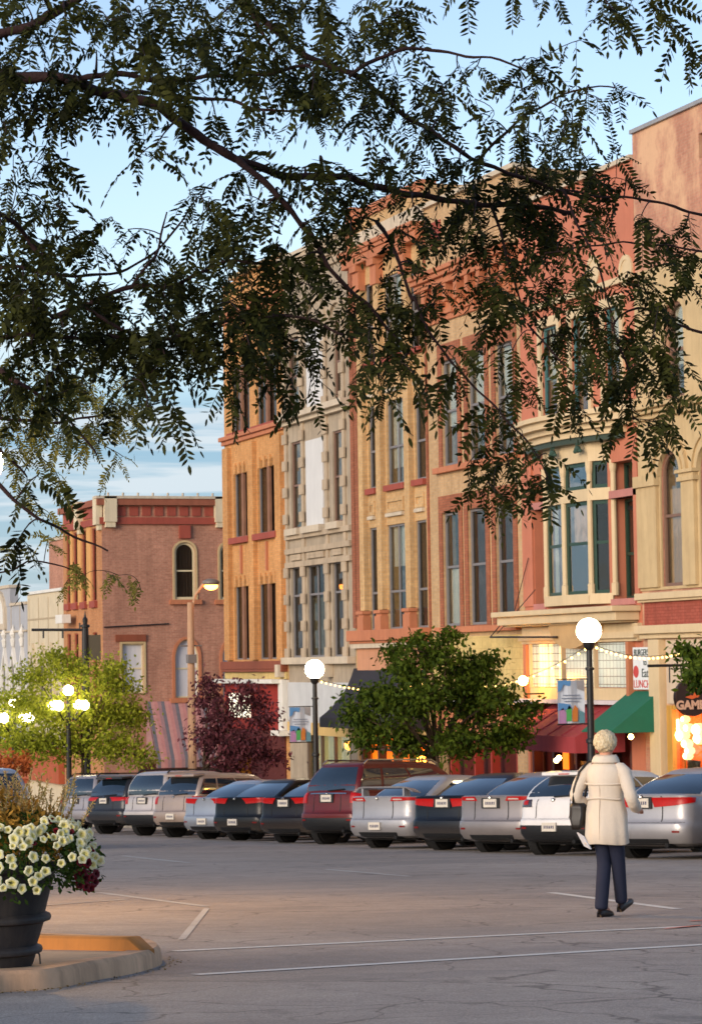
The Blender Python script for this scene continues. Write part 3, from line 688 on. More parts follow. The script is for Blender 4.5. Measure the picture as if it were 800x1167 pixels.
part(b5, 'fascia_trim', plaster('lilac_white', (214, 204, 204), .1), (GB[2][0]-.05, B1+.05, ZS(640, 801.5), ZS(640, 797)-.002, 0, .35))
mb = MB(); fbox(mb, PS, sf[0], sf[1], sf[2], sf[3], -.5, -.45); mb.build('shop_back', plaster('dark_red_wall', (84, 26, 20), .2, .6), b5)
part(b5, 'shop_frame', flat('dark_red_paint', (74, 24, 20), .4), *[(sf[0]+(sf[1]-sf[0])*k, sf[0]+(sf[1]-sf[0])*k+.12, sf[2], sf[3]-.3, -.25, .0) for k in (0, .22, .3, .52, .75, .96)], (sf[0], sf[1], sf[2]+.0, sf[2]+.7, -.3, -.02))
p0 = rS(652, 851, 674, 869); mb = MB(); ring(mb, PS, outl(p0[0]-.1, p0[1]+.1, p0[2]-.1, p0[3]+.1), outl(*p0[:4]), -.2, -.1); mb.build('notice_frame', flat('gilt', (150, 104, 44), .4), b5)
mb = MB(); q = rS(618, 847, 632, 878); fbox(mb, PS, *q[:4], -.42, -.4); mb.build('lit_curtain', emis('amber_curtain_light', (255, 120, 24), .9), b5)
for px, py in ((681, 839), (634, 867), (637, 864), (719, 840)):
    y_, z_ = FS(px, py, 27.5); mb = MB(); mb.ball((27.5, y_, z_), .07, 10); lo = mb.build('pendant_lamp', WARMB, smooth=True); tag(lo, 'small warm bulb hanging before the dark red shopfront', 'lamp', 'warm bulbs at the red shopfront')
# white poster
q = rS(726, 738, 747, 786)
ps = empty('shop_poster', (D-.1, (q[0]+q[1])/2, q[2]), 'white shop poster with sketchy dark lettering and a red mouth shape between cream posts', 'poster')
mb = MB(); fbox(mb, PS, q[0], q[1], q[2], q[3], .08, .12); mb.build('sheet', plaster('poster_white', (222, 224, 222), .08), ps)
INK = flat('poster_ink', (58, 72, 66), .7); RIN = flat('poster_red', (196, 70, 66), .7)
rotS = (R(90), 0, R(-90)); uc = (q[0]+q[1])/2; hq = q[3]-q[2]
text('lettering', 'BURGERS', .22, (D-.125, uc, q[3]-.13*hq), rotS, INK, ps, sx=.9)
text('lettering', 'to', .22, (D-.125, uc-.2, q[3]-.36*hq), rotS, INK, ps)
text('lettering', 'Eat..', .3, (D-.125, uc-.25, q[3]-.62*hq), rotS, INK, ps)
text('lettering', 'LUNCH', .27, (D-.125, uc, q[3]-.88*hq), rotS, RIN, ps)
mb = MB(); c = PS(uc+.32, q[3]-.58*hq, .125); mb.lathe([(.001, 0), (.15, .0), (.15, .01), (.001, .01)], (c[0], c[1], c[2]), 16, axis='x'); mb.build('red_mark', RIN, ps)

# ---- awnings
def awning(name, label, ua, ub, ztop, zbot, proj, val, mat, ends=True, curve=False, valm=None, ribs=0, inner=None):
    root = empty(name, (D, (ua+ub)/2, zbot), label, 'awning'); mb = MB()
    n = 10 if curve else 1; pr = []
    for i in range(n+1):
        t = i/n
        if curve: w = proj*(1-math.cos(t*math.pi/2)**.8) if False else proj*(t**2.2*.75+.25*t**.6); z = ztop-(ztop-zbot)*t if t > 0 else ztop
        else: w = proj*t; z = ztop+(zbot-ztop)*t
        pr.append((max(w, .03), z))
    for i in range(n):
        (w0, z0_), (w1, z1_) = pr[i], pr[i+1]
        mb.prism([PS(ua, z0_, w0), PS(ub, z0_, w0), PS(ub, z1_, w1), PS(ua, z1_, w1)], (.02, 0, -.02))
    mb.build('canopy', mat, root)
    if ends:
        for uu in (ua, ub): mb = MB(); mb.prism([PS(uu, z, w) for w, z in pr]+[PS(uu, zbot, .01)], (0, .02 if uu == ub else -.02, 0)); mb.build('end_panel', mat, root)
    mb = MB(); 
    fbox(mb, PS, ua-.02, ub+.02, zbot-val, zbot, proj-.02, proj+.012); fbox(mb, PS, ua-.022, ua-.002, zbot-val, zbot, .02, proj-.02)
    mb.build('valance', valm or mat, root)
    if ribs:
        mb = MB()
        for k in range(1, ribs): 
            u = ua+(ub-ua)*k/ribs; mb.tube([PS(u, z+.012, w) for w, z in pr], .02, 5)
        mb.build('seam', valm or mat, root)
    return root
GA = flat('green_canvas', (18, 104, 78), .75, var=.15, scale=3); RA = plaster('red_canvas', (168, 66, 70), .2, .85, 6, .3)
za, zb = ZS(753, 788), ZS(753, 833)
awning('green_awning', 'plain green canvas shed awning over a doorway beside the round sign', YS(753, 800), YS(720, 800), za, zb, 1.35, .03, GA)
awning('red_awning', 'faded red canvas awning with a fringed valance under the glass blocks', YS(712, 815), YS(633, 815), ZS(660, 803), ZS(660, 834)-.05, 1.35, .4, RA, ribs=5)

# ============ beige three window building
B2 = YS(490.5, 620); 
def zrow(px, py): return ZS(px, py)
w2 = [(YS(b_, 640), YS(a_, 640), ZS(546, 712), ZS(546, 578.5), 0) for a_, b_ in ((505.5, 524.5), (534.5, 555), (566, 586.5))]
w3 = [(YS(b_, 470), YS(a_, 470), ZS(543, 524), ZS(543, 400), 0) for a_, b_ in ((504, 522), (533.5, 553.5), (565.5, 586))]
zt4 = ZS(500, 231)
sh4 = (YS(590, 860), YS(497, 860), gz(D, B1)+.1, ZS(540, 838), 0)
b4, z4 = building('beige_brick_building', 'beige brick building with rows of three red framed windows and a terracotta bracketed cornice', B1, B2-.01, zt4, BEIB, w2+w3+[sh4])
for ws, k in ((w2, 0), (w3, 1)):
    for i, q in enumerate(ws):
        A = outl(q[0]-.26, q[1]+.26 if i == 0 else q[1]+.26, q[2]-.02, q[3]+.5); mb = MB(); ring(mb, PS, A, outl(*q[:4]), 0, .04); mb.build('window_surround', REDF, b4)
        bl = {0: ((.0, .5), None, None), 1: ((.38, 1), (.42, 1), (.4, 1))}[k]
        gla = GL if k == 1 or i == 0 else GLD
        window(b4, PS, q, -.07, .07, SLT, gla, .52, 0, bl[i] if bl[i] else (.0, 1.0), CUR if bl[i] else CURG)
    part(b4, 'sill', TER, (ws[2][0]-.4, ws[0][1]+.45, ws[0][2]-.2, ws[0][2]-.03, 0, .18), bev=.01)
zc = FS(467.5, 315, D-.62)[1]; zd = ZS(490, 372)
part(b4, 'cornice', TER, (B1+.02, B2-.02, zc-.14, zc, 0, .62), (B1+.02, B2-.04, zc-.28, zc-.142, 0, .54), (B1+.02, B2-.06, zc-.48, zc-.282, 0, .42), (B1+.02, B2-.02, zd, zd+.18, 0, .08), (B1+.02, B2-.02, zd+.182, zd+.34, 0, .14), bev=.02)
u = B1+.35
while u < B2-.3:
    mb = MB(); fbox(mb, PS, u-.13, u+.13, zc-1.0, zc-.482, 0, .38); fbox(mb, PS, u-.10, u+.10, zc-1.3, zc-1.002, 0, .2); fbox(mb, PS, u-.10, u+.10, zd+.342, zc-1.302, 0, .12); mb.build('bracket', TER, b4); u += .85

part(b4, 'cornice_panel', TER, (B1+.05, B2-.05, zd+.342, zc-.482, 0, .04))
part(b4, 'parapet_panel', RDT, *[(B2-1.3, B2-.5, zt4-1.3, zt4-.5, 0, .03)])
part(b4, 'coping', LST, (B1+.01, B2-.02, zt4+.002, zt4+.14, -.45, .12))
part(b4, 'fascia', YELB, (B1+.03, B2-.03, ZS(546, 798), w2[0][2]-.32, 0, .06))
part(b4, 'ledge', WHT, (B1+.03, B2-.03, ZS(546, 802), ZS(546, 798)-.002, 0, .4))
mb = MB(); fbox(mb, PS, sh4[0], sh4[1], sh4[2], sh4[3], -.46, -.42); mb.build('shop_back', plaster('dark_red_wall', (84, 26, 20)), b4)
part(b4, 'shop_frame', flat('red_post', (150, 50, 36), .5), *[(sh4[0]+(sh4[1]-sh4[0])*k, sh4[0]+(sh4[1]-sh4[0])*k+.1, sh4[2], sh4[3], -.25, 0) for k in (0, .3, .5, .8)], (sh4[0], sh4[1], sh4[2], sh4[2]+.6, -.25, -.01))
part(b4, 'lower_wall', TER, (B1+.03, B2-.03, sh4[3]+.02, ZS(546, 802)-.002, 0, .05))
# assumed wall bracket lamp, itself unseen, added to light the yellow fascia
y_, z_ = FS(596, 776, 27.3); fl = empty('assumed_wall_lamp', (D-.1, y_, z_), 'assumed warm wall lamp, unseen, added to light the yellow fascia beside the glass blocks', 'lamp')
mb = MB(); mb.tube([(D-.06, y_, z_-.35), (27.35, y_, z_-.35), (27.3, y_, z_-.15)], .025, 6); mb.build('arm', flat('black_iron', (24, 22, 22)), fl)
mb = MB(); mb.ball((27.3, y_, z_), .13, 12); mb.build('bulb', emis('assumed_wall_bulb', (255, 178, 70), 60), fl, smooth=True)
# rod and stay at the bay shelf
mb = MB(); a_ = PS(YS(578, 726), ZS(578, 726), .5); b_ = PS(YS(655, 726), ZS(655, 726), .5); mb.tube([a_, b_], .03, 6); mb.tube([a_, PS(YS(592, 700), ZS(592, 700), .3)], .015, 5); mb.tube([PS(YS(586, 722), ZS(586, 722), .5), PS(YS(640, 672), ZS(640, 672), .75)], .012, 5); mb.tube([PS(YS(592, 704), ZS(592, 704), .2), PS(YS(606, 636), ZS(606, 636), .1)], .012, 5)
tag(mb.build('sign_rod', flat('black_iron', (24, 22, 22)), None), 'thin black iron rod with stays below the cream bay shelf', 'bracket')

# ============ tan building with pilasters
B3 = YS(404, 640)
zt3 = ZS(400, 249)
def cols(lst, py, za, zb): return [(YS(b_, py), YS(a_, py), za, zb, 0) for a_, b_ in lst]
f2 = cols([(421.5, 430.5), (442, 463.5), (474.5, 487)], 660, ZS(450, 717), ZS(450, 597.5))
f3 = cols([(420, 429.5), (441, 462.6), (473, 485)], 510, ZS(450, 552), ZS(450, 455))
f4 = cols([(416, 426), (438, 457), (467.5, 480)], 350, ZS(447, 405), ZS(447, 312))
aw3 = (YS(488, 860), YS(410, 860), gz(D, B2)+.2, ZS(440, 838), 0)
b3, z3 = building('pilaster_building', 'tan brick building with tall pilasters, red brick edge and narrow triple windows', B2, B3-.01, zt3, TANB, f2+f3+f4+[aw3])
for k, fl_ in enumerate((f2, f3, f4)):
    for i, q in enumerate(fl_):
        window(b3, PS, q, -.06, .06, SLT, GL if i == 1 else GLD, .36 if k == 0 else .45, 1 if i == 1 else 0, ((.6, 1) if k == 0 else (.2, 1)) if i == 1 else (0, 1), CUR if i == 1 else CURG)
pil = [(YS(p_, 660), YS(p_, 660)+.42) for p_ in (421.0, 441.3, 474.0)]
zp0, zp1 = f2[0][2], ZS(447, 296)
for a_, b_ in pil:
    mb = MB(); fbox(mb, PS, a_, b_, zp0+.62, zp1, 0, .17); o = mb.build('pilaster', TANB, b3)
    mb = MB(); fbox(mb, PS, a_-.06, b_+.08, zp0, zp0+.42, 0, .26); fbox(mb, PS, a_-.02, b_+.04, zp0+.422, zp0+.5, 0, .22); fbox(mb, PS, a_-.09, b_+.11, zp0+.502, zp0+.6, 0, .29); mb.build('pilaster_base', TER, b3)
    mb = MB(); fbox(mb, PS, a_-.06, b_+.06, zp1-.6, zp1+.0, 0, .24); fbox(mb, PS, a_-.08, b_+.10, zp1+.002, zp1+.2, 0, .34); mb.build('capital', TER, b3)
part(b3, 'edge_pier', REDF, (B3-.72, B3-.42, ZS(404, 716), zp1+.2, 0, .1), (B3-.34, B3-.04, ZS(404, 716), zp1+.2, 0, .1))
part(b3, 'edge_pier', REDF, (B2+.0, B2+.12, ZS(488, 716), zp1+.2, 0, .05))
zk = zp1+.2
part(b3, 'entablature', TER, (B2+.02, B3-.1, zk+.002, zk+.28, 0, .34), (B2+.02, B3-.06, zk+.282, zk+.4, 0, .4), (B2+.02, B3-.03, zk+.402, zk+.55, 0, .46), bev=.02)
part(b3, 'stone_band', LST, (B2+.02, B3-.6, zt3-1.15, zt3-.6, 0, .10), (B2+.02, B3-.6, zt3-1.25, zt3-1.152, 0, .16), bev=.02)
part(b3, 'coping', TER, (B2+.02, B3-.6, zt3+.002, zt3+.12, -.4, .12), (B2+.02, B3-.6, zt3-.2, zt3, 0, .08))
part(b3, 'corner_turret', TER, (B3-.62, B3, zt3-1.6, zt3+.15, 0, .14), (B3-.66, B3+.02, zt3+.152, zt3+.3, -.35, .2), bev=.02)
zsill = f2[0][2]
part(b3, 'sill', TER, (B2+.02, B3-.03, zsill-.34, zsill-.002, 0, .34), (B2+.02, B3-.03, zsill-.42, zsill-.342, 0, .24), bev=.02)
part(b3, 'grey_moulding', LST, (B2+.02, B3-.03, zsill-.56, zsill-.422, 0, .2))
part(b3, 'stucco_panel', SAL, (B2+.02, B3-.25, ZS(440, 770), zsill-.562, 0, .05))
for fa, fb_, nm in ((f2, f3, 0), (f3, f4, 1)):
    for i in range(3):
        za_, zb_2 = fa[i][3], fb_[i][2]; m_ = .28
        A = outl(fa[i][0]+.1, fa[i][1]-.1, za_+m_+.1, zb_2-m_-.12); I_ = outl(fa[i][0]+.2, fa[i][1]-.2, za_+m_+.22, zb_2-m_-.24)
        mb = MB(); ring(mb, PS, A, I_, 0, .05); mb.build('spandrel_frame', TANB, b3)
        part(b3, 'sill', RDT, (fb_[i][0]-.05, fb_[i][1]+.05, zb_2-.18, zb_2-.002, 0, .14)); part(b3, 'spandrel_shelf', LST, (fa[i][0]+.1, fa[i][1]-.1, za_+.25, za_+.36, 0, .1))
mb = MB(); fbox(mb, PS, aw3[0], aw3[1], aw3[2], aw3[3], -.46, -.42); mb.build('lit_shop_back', emis('amber_shop_light', (255, 120, 24), .55), b3)
part(b3, 'shop_frame', flat('dark_brown_wood', (60, 36, 24), .5), *[(aw3[0]+(aw3[1]-aw3[0])*k, aw3[0]+(aw3[1]-aw3[0])*k+.14, aw3[2], aw3[3], -.25, 0) for k in (0, .24, .47, .7, .95)], (aw3[0], aw3[1], aw3[2], aw3[2]+.7, -.25, -.01), (aw3[0], aw3[1], aw3[3]-.5, aw3[3]-.42, -.2, -.02))
part(b3, 'shop_fascia', plaster('shop_cream', (206, 172, 110), .15), (B2+.02, B3-.03, aw3[3]+.002, ZS(440, 824), 0, .16))
BA = flat('black_canvas', (40, 34, 38), .7, var=.2, scale=3)
awning('black_awning', 'large black curved canvas awning beside the globe street lamp', YS(489, 800), YS(405, 800), ZS(404, 762), FS(363, 818, D-1.2)[1], 1.2, .3, BA, curve=True)
for px, py in ((398, 850), (404, 846), (410, 858), (474, 862), (480, 866)):
    y_, z_ = FS(px, py, 28.22); mb = MB(); mb.ball((28.22, y_, z_), .16, 10); tag(mb.build('shop_lamp', emis('amber_lamp', (255, 150, 50), 7), smooth=True), 'amber lamp glowing inside the shop below the black awning', 'lamp', 'amber lamps inside the shop')

# ============ grey stone building
B4 = YS(327.5, 640); zt2 = ZS(396, 265)
g1 = cols([(332.6, 344.3), (350.8, 370), (379.5, 391)], 690, ZS(360, 749), ZS(360, 643))
g2 = cols([(332, 344), (379.5, 390.5)], 560, ZS(360, 599), ZS(360, 497)); g2c = cols([(350.3, 369.8)], 560, ZS(360, 599), ZS(360, 500))
g3 = cols([(328, 340), (380.5, 391.5)], 420, ZS(360, 465), ZS(360, 374)); g3c = cols([(350.5, 369)], 420, ZS(360, 466), ZS(360, 372))
gs = (YS(400, 860), YS(350, 860), gz(D, B3)+.2, ZS(370, 838), 0)
b2, z2_ = building('grey_stone_building', 'narrow grey stone building with quoined window strips and a blanked white middle window', B3, B4-.01, zt2, GRS, g1+g2+g3+[gs])
for i, q in enumerate(g1): window(b2, PS, q, -.06, .06, SLT, GLD, .68, 1 if i == 1 else 0, (0, .64) if i == 1 else (0, 1), plaster('pale_green_blind', (182, 176, 138)) if i == 1 else CURG)
for q in g2+g3: window(b2, PS, q, -.06, .06, BRS, GL, .5, 0, (.3, 1), CURG)
for q in g2c+g3c: part(b2, 'blanking_panel', plaster('blank_white_board', (206, 204, 200), .08, .6, 4, .12), (q[0], q[1], q[2], q[3], 0, .05), label='white board blanking the middle window')
qc = [YS(p_, 640) for p_ in (328.6, 347.5, 374.5, 394.8)]
for u in qc:
    mb = MB(); z = ZS(360, 750); k = 0
    fbox(mb, PS, u-.13, u+.13, z, ZS(360, 372), 0, .06)
    while z < ZS(360, 380):
        if abs(z-ZS(360, 620)) > .5: fbox(mb, PS, u-.22, u+.22, z, z+.34, .06, .12)
        z += .92; k += 1
    mb.build('quoin_column', GRQ, b2)
zz = [ZS(360, p_) for p_ in (757, 749)]
part(b2, 'sill', LST, (B3+.02, B4-.02, zz[0], zz[1], 0, .3), bev=.01)
part(b2, 'string_course', LST, (B3+.02, B4-.02, ZS(360, 472), ZS(360, 465), 0, .4), (B3+.02, B4-.02, ZS(360, 477), ZS(360, 472)-.002, 0, .2), bev=.01)
part(b2, 'sill', LST, *[(q[0]-.1, q[1]+.1, q[2]-.22, q[2]-.002, 0, .26) for q in g2+g2c])
mb = MB()
for p_ in (608, 625, 641): z = ZS(360, p_); fbox(mb, PS, B3+.1, B4-.1, z-.09, z+.09, 0, .14)
for q in g2+g2c:
    za_, zb_2 = ZS(360, 641)+.1, ZS(360, 625)-.1
    ring(mb, PS, outl(q[0], q[1], za_+.05, zb_2-.02), outl(q[0]+.12, q[1]-.12, za_+.15, zb_2-.12), 0, .09)
mb.build('spandrel_carving', GRQ, b2)
for q in g3+g3c:
    mb = MB(); c = (q[0]+q[1])/2; h_ = (q[1]-q[0])/2+.15; n = 10
    A = [(c+(h_+.2)*math.cos(math.pi*i/n), q[3]+.1+(h_+.2)*.75*math.sin(math.pi*i/n)) for i in range(n+1)]; B = [(c+h_*math.cos(math.pi*i/n), q[3]+.1+h_*.75*math.sin(math.pi*i/n)) for i in range(n+1)]
    ring(mb, PS, A+[], B+[], 0, .1); mb.build('arch_hood', GRQ, b2)
part(b2, 'cornice', GRQ, (B3+.02, B4-.02, zt2-.5, zt2-.002, 0, .2), (B3+.02, B4-.02, zt2-.8, zt2-.502, 0, .1), bev=.02)
part(b2, 'coping', LST, (B3+.01, B4-.01, zt2+.002, zt2+.14, -.4, .25))
part(b2, 'fascia_panel', GRY, (B3+.03, B4-.05, ZS(360, 824), ZS(360, 778), 0, .07))
part(b2, 'shop_fascia', plaster('shop_cream', (206, 172, 110)), (B3+.03, B4-.05, ZS(360, 838), ZS(360, 824)-.002, 0, .1))
part(b2, 'bracket', LST, *[(YS(p_, 762)-.18, YS(p_, 762)+.18, ZS(360, 772), ZS(360, 757)-.002, 0, .35) for p_ in (325.5, 378)], bev=.02)
mb = MB(); fbox(mb, PS, gs[0], gs[1], gs[2], gs[3], -.46, -.42); mb.build('lit_shop_back', emis('pale_shop_light', (238, 214, 160), .32), b2)
mb = MB(); fbox(mb, PS, gs[0], gs[1], gs[2]+.5, gs[3], -.12, -.11); mb.build('shop_window', GLC, b2)
part(b2, 'shop_frame', flat('brown_shop_frame', (96, 74, 56), .5), *[(gs[0]+(gs[1]-gs[0])*k, gs[0]+(gs[1]-gs[0])*k+.12, gs[2], gs[3], -.1, 0) for k in (0, .35, .65, .96)], (gs[0], gs[1], gs[2], gs[2]+.5, -.2, .0))
for px, py in ((352, 862), (335, 880)):
    y_, z_ = FS(px, py, 28.25); mb = MB(); mb.ball((28.25, y_, z_), .13, 10); tag(mb.build('shop_lamp', WARMB, smooth=True), 'warm lamp inside the pale shop window behind the banner lamp post', 'lamp', 'warm lamps in the pale shop')

# ============ orange building at the far end of the block
B5 = YS(257.5, 640); zt1 = ZS(276, 315)
o1 = cols([(267.5, 286.5), (295, 317.5)], 700, ZS(300, 751.5), ZS(300, 657)); o2 = cols([(266.5, 285.8), (293.8, 317.5)], 570, ZS(300, 608), ZS(300, 524)); o3 = cols([(264, 284), (292, 315)], 440, ZS(300, 484), ZS(300, 405))
b1, z1_ = building('orange_brick_building', 'orange brick building at the block end with paired boarded windows and a red cornice', B4, B5, zt1, ORB, o1+o2+o3)
for k, fl_ in enumerate((o1, o2, o3)):
    for q in fl_:
        window(b1, PS, q, -.08, .05, SLT, GLD, .0, 0, (0, 1), CURG)
        c = (q[0]+q[1])/2; part(b1, 'board_mullion', PLN, (c-.13, c+.13, q[2], q[3]-.1, -.1, -.01))
        if k < 2: 
            n = 4
            for j in range(n): mb = MB(); u = q[0]+(q[1]-q[0])*(j+.5)/n; fbox(mb, PS, u-.12, u+.12, q[3]-.28, q[3]+.12, -.05, .06); mb.build('corbel', ORB, b1)
        if k: part(b1, 'sill', RDT, (q[0]-.15, q[1]+.15, q[2]-.22, q[2]-.002, 0, .2))
edges = [YS(p_, 640) for p_ in (262, 290.7, 322)]
for u in edges: part(b1, 'pilaster', ORB, (u-.32, u+.32, ZS(300, 752), ZS(300, 500), 0, .16))
for q in o1: c = (q[0]+q[1])/2; part(b1, 'panel_rib', TER, (c-.07, c+.07, o1[0][3]+.2, o2[0][2]-.3, 0, .08))
z = ZS(300, 761)
part(b1, 'cornice', BRN, (B4+.1, B5+.1, ZS(300, 763), ZS(300, 753.5), 0, .25), (B4+.1, B5, ZS(300, 766), ZS(300, 763)-.002, 0, .25), bev=.02)
part(b1, 'upper_cornice', TER, (B4+.0, B5+.1, ZS(300, 491), ZS(300, 486), 0, .22), (B4+.0, B5+.05, ZS(300, 496), ZS(300, 491)-.002, 0, .12), bev=.02)
part(b1, 'parapet_band', TER, (B4+.02, B5+.0, ZS(300, 345), ZS(300, 338), 0, .14), (B4+.02, B5+.0, ZS(300, 352), ZS(300, 345)-.002, 0, .08))
part(b1, 'coping', CRM2, (B4, B5-1.4, zt1+.002, zt1+.16, -.4, .2))
part(b1, 'lower_band', YELB, (B4+.02, B5, ZS(300, 774), ZS(300, 766)-.002, 0, .1))
part(b1, 'white_cornice', WHT, (B4+.3, B5+.3, ZS(300, 779), ZS(300, 774)-.002, 0, .55), bev=.02)
part(b1, 'sign_board', plaster('dark_red_fascia', (150, 48, 40), .15), (B4+.5, B5+.0, ZS(300, 832), ZS(300, 779)-.002, 0, .12))
part(b1, 'white_pilaster', WHT, (B4+.0, B4+.48, ZS(322, 832), ZS(322, 775), 0, .25), (B4-.4, B4+.6, ZS(322, 838), ZS(322, 832)-.002, 0, .5))
q = rS(270, 790, 290, 818)
hs = empty('lit_box_sign', (D-.15, (q[0]+q[1])/2, q[2]), 'white glowing box sign on the dark red fascia behind the purple tree', 'sign')
mb = MB(); fbox(mb, PS, *q[:4], .13, .3); mb.build('face', emis('sign_white', (238, 228, 200), .8), hs)
mb = MB()
for k in range(7):
    u = q[0]+.3+(q[1]-q[0]-.6)*random.random(); zz_ = q[2]+.2+(q[3]-q[2]-.5)*random.random(); fbox(mb, PS, u, u+random.uniform(.1, .3), zz_, zz_+.16, .3, .31)
mb.build('faint_marks', flat('sign_marks', (120, 110, 90)), hs)
part(b1, 'shop_front', plaster('dim_red_shop', (92, 40, 34), .2), (B4+.4, B5-.2, z1_+.2, ZS(300, 832)-.002, 0, .05))

# ============ pink brick corner building across the side street
zt0 = ZS(117, 568); x1c = 46; y1c = YS(72, 640)
z0c = gz(D, YC)-1.2
hc2 = rC(198.5, 618, 223, 683, .45); hc3 = rC(250, 618, 274, 683, .45); hw1 = rC(139, 734, 164, 790, 0); hw2 = rC(199, 729, 227, 795, .85); hw3 = rC(253, 729, 281, 795, .85)
cb = empty('corner_building', (D, YC, z0c), 'pink brick corner building with a red panelled cornice and white brackets', 'building')
mb = MB(); wall(mb, PC, D, x1c, z0c, zt0, [hc2, hc3, hw1, hw2, hw3], .3); mb.build('side_wall', PINB, cb)
n1 = [(YS(b_, 650), YS(a_, 650), ZS(90, 687), ZS(90, 606), 0) for a_, b_ in ((76, 80), (84, 88.5), (94, 98.5), (105, 110))]
n2 = [(q[0], q[1], ZS(90, 790), ZS(90, 722), 0) for q in n1]
mb = MB(); wall(mb, PS, YC, y1c, z0c, zt0, n1+n2, .3); mb.add([(D, y1c, z0c), (x1c, y1c, z0c), (x1c, y1c, zt0), (D, y1c, zt0)], [(0, 1, 2, 3)]); mb.build('front_wall', CORB, cb)
mb = MB(); mb.box(D+.35, x1c, YC+.35, y1c-.3, zt0-.5, zt0-.4); mb.build('roof', TAR, cb)
mb = MB(); mb.box(D+.9, x1c, YC+.9, YC+1, z0c, zt0-.5); mb.box(D+.9, D+1, YC+1.01, y1c, z0c, zt0-.5); mb.build('interior', DRK, cb)
for q in n1+n2: window(cb, PS, q, -.05, .04, RDT, GLD, 0, 0)
for q in n1+n2: part(cb, 'sill', RDT, (q[0]-.12, q[1]+.12, q[2]-.3, q[2]-.002, 0, .14))
for i in range(3): part(cb, 'pilaster', plaster('golden_brick', (214, 160, 96), .15), (n1[i+1][1]+.15, n1[i][0]-.15, ZS(90, 690), ZS(90, 600), 0, .04))
def surround(q, w_, m, d=.1):
    mb = MB(); A = outl(q[0]-w_, q[1]+w_, q[2]-.02, q[3]+w_, q[4]+w_*.5 if q[4] else 0); ring(mb, PC, A, outl(*q), 0, d); mb.build('window_surround', m, cb)
for q in (hc2, hc3): surround(q, .09, CRM2, .05); window(cb, PC, q, -.06, .10, WHS, GLD, .5, 0, (0, 1), CURG)
for q in (hw2, hw3): surround(q, .12, TER, .06); window(cb, PC, q, -.08, .06, WHS, WSH, .5, 0, label='arched window closed with white boards')
surround(hw1, .1, CRM2, .06); window(cb, PC, hw1, -.08, .06, WHS, WSH, .5, 0, label='square window closed with white boards')
part(cb, 'lintel', BRN, (hw1[0]-.3, hw1[1]+.1, hw1[3]+.1, hw1[3]+.4, 0, .1), pl=PC); part(cb, 'keystone', RDT, ((hc2[0]+hc2[1])/2-.25, (hc2[0]+hc2[1])/2+.25, hc2[3]+.17, hc2[3]+.75, 0, .14), pl=PC)
part(cb, 'sill', TER, *[(q[0]-.25, q[1]+.25, q[2]-.22, q[2]-.022, 0, .16) for q in (hc2, hc3, hw2, hw3)], pl=PC)
ztop_, zmid, zlow, zend = zt0, FC(180, 576)[1], FC(180, 588.5)[1], FC(180, 597.5)[1]
part(cb, 'cornice', plaster('cornice_brown', (150, 90, 68), .2), (D-.25, x1c, zmid, zt0, 0, .25), pl=PC); part(cb, 'cornice', plaster('cornice_brown', (150, 90, 68)), (YC-.0, y1c, zmid, zt0, 0, .248))
part(cb, 'red_band', RDT, (D-.12, x1c, zend, zlow-.05, 0, .12), pl=PC); part(cb, 'red_band', RDT, (YC+.01, y1c, zend, zlow-.05, 0, .118))
fr0, fr1 = FC(131, 580)[0], FC(245, 580)[0]; n = 8
part(cb, 'cornice_panel', RDT, *[(fr0+(fr1-fr0)*k/n+.08, fr0+(fr1-fr0)*(k+1)/n-.1, zlow+.02, zmid-.05, 0, .05) for k in range(n)], pl=PC)
part(cb, 'cornice_panel', RDT, (YS(115, 585)+.15, YS(96, 585), zlow+.02, zmid-.05, 0, .05), (YS(93, 585)+.8, y1c-.4, zlow+.02, zmid-.05, 0, .05))
BRK = plaster('cream_bracket', (216, 200, 168), .15)
for px in (124.5, 250.5):
    xc = FC(px, 585)[0]; mb = MB(); fbox(mb, PC, xc-.28, xc+.28, FC(124, 595)[1], zt0+.1, .0, .3); fbox(mb, PC, xc-.22, xc+.22, FC(124, 601)[1], FC(124, 595)[1]-.002, 0, .25); mb.build('cornice_bracket', BRK, cb)
for px in (114.5, 92.5):
    yc_ = YS(px, 590); mb = MB(); fbox(mb, PS, yc_-.3, yc_+.3, ZS(115, 598), zt0+.1, .0, .28); fbox(mb, PS, yc_-.22, yc_+.22, ZS(115, 604), ZS(115, 598)-.002, 0, .15); mb.build('cornice_bracket', BRK, cb)
part(cb, 'coping', LST, (D-.3, x1c, zt0+.002, zt0+.12, -.4, .3), pl=PC)
for px in range(122, 256, 17): mb = MB(); x_ = FC(px, 567)[0]; mb.tube([(x_, YC-.2, zt0+.1), (x_, YC-.2, zt0+.26)], .05, 6); mb.build('coping_clip', LST, cb)
mb = MB(); a_ = FC(118, 715); b_ = FC(192, 711); mb.tube([(a_[0], YC-.08, a_[1]), (b_[0], YC-.08, b_[1])], .03, 5); mb.build('wall_conduit', flat('black_iron', (24, 22, 22)), cb)
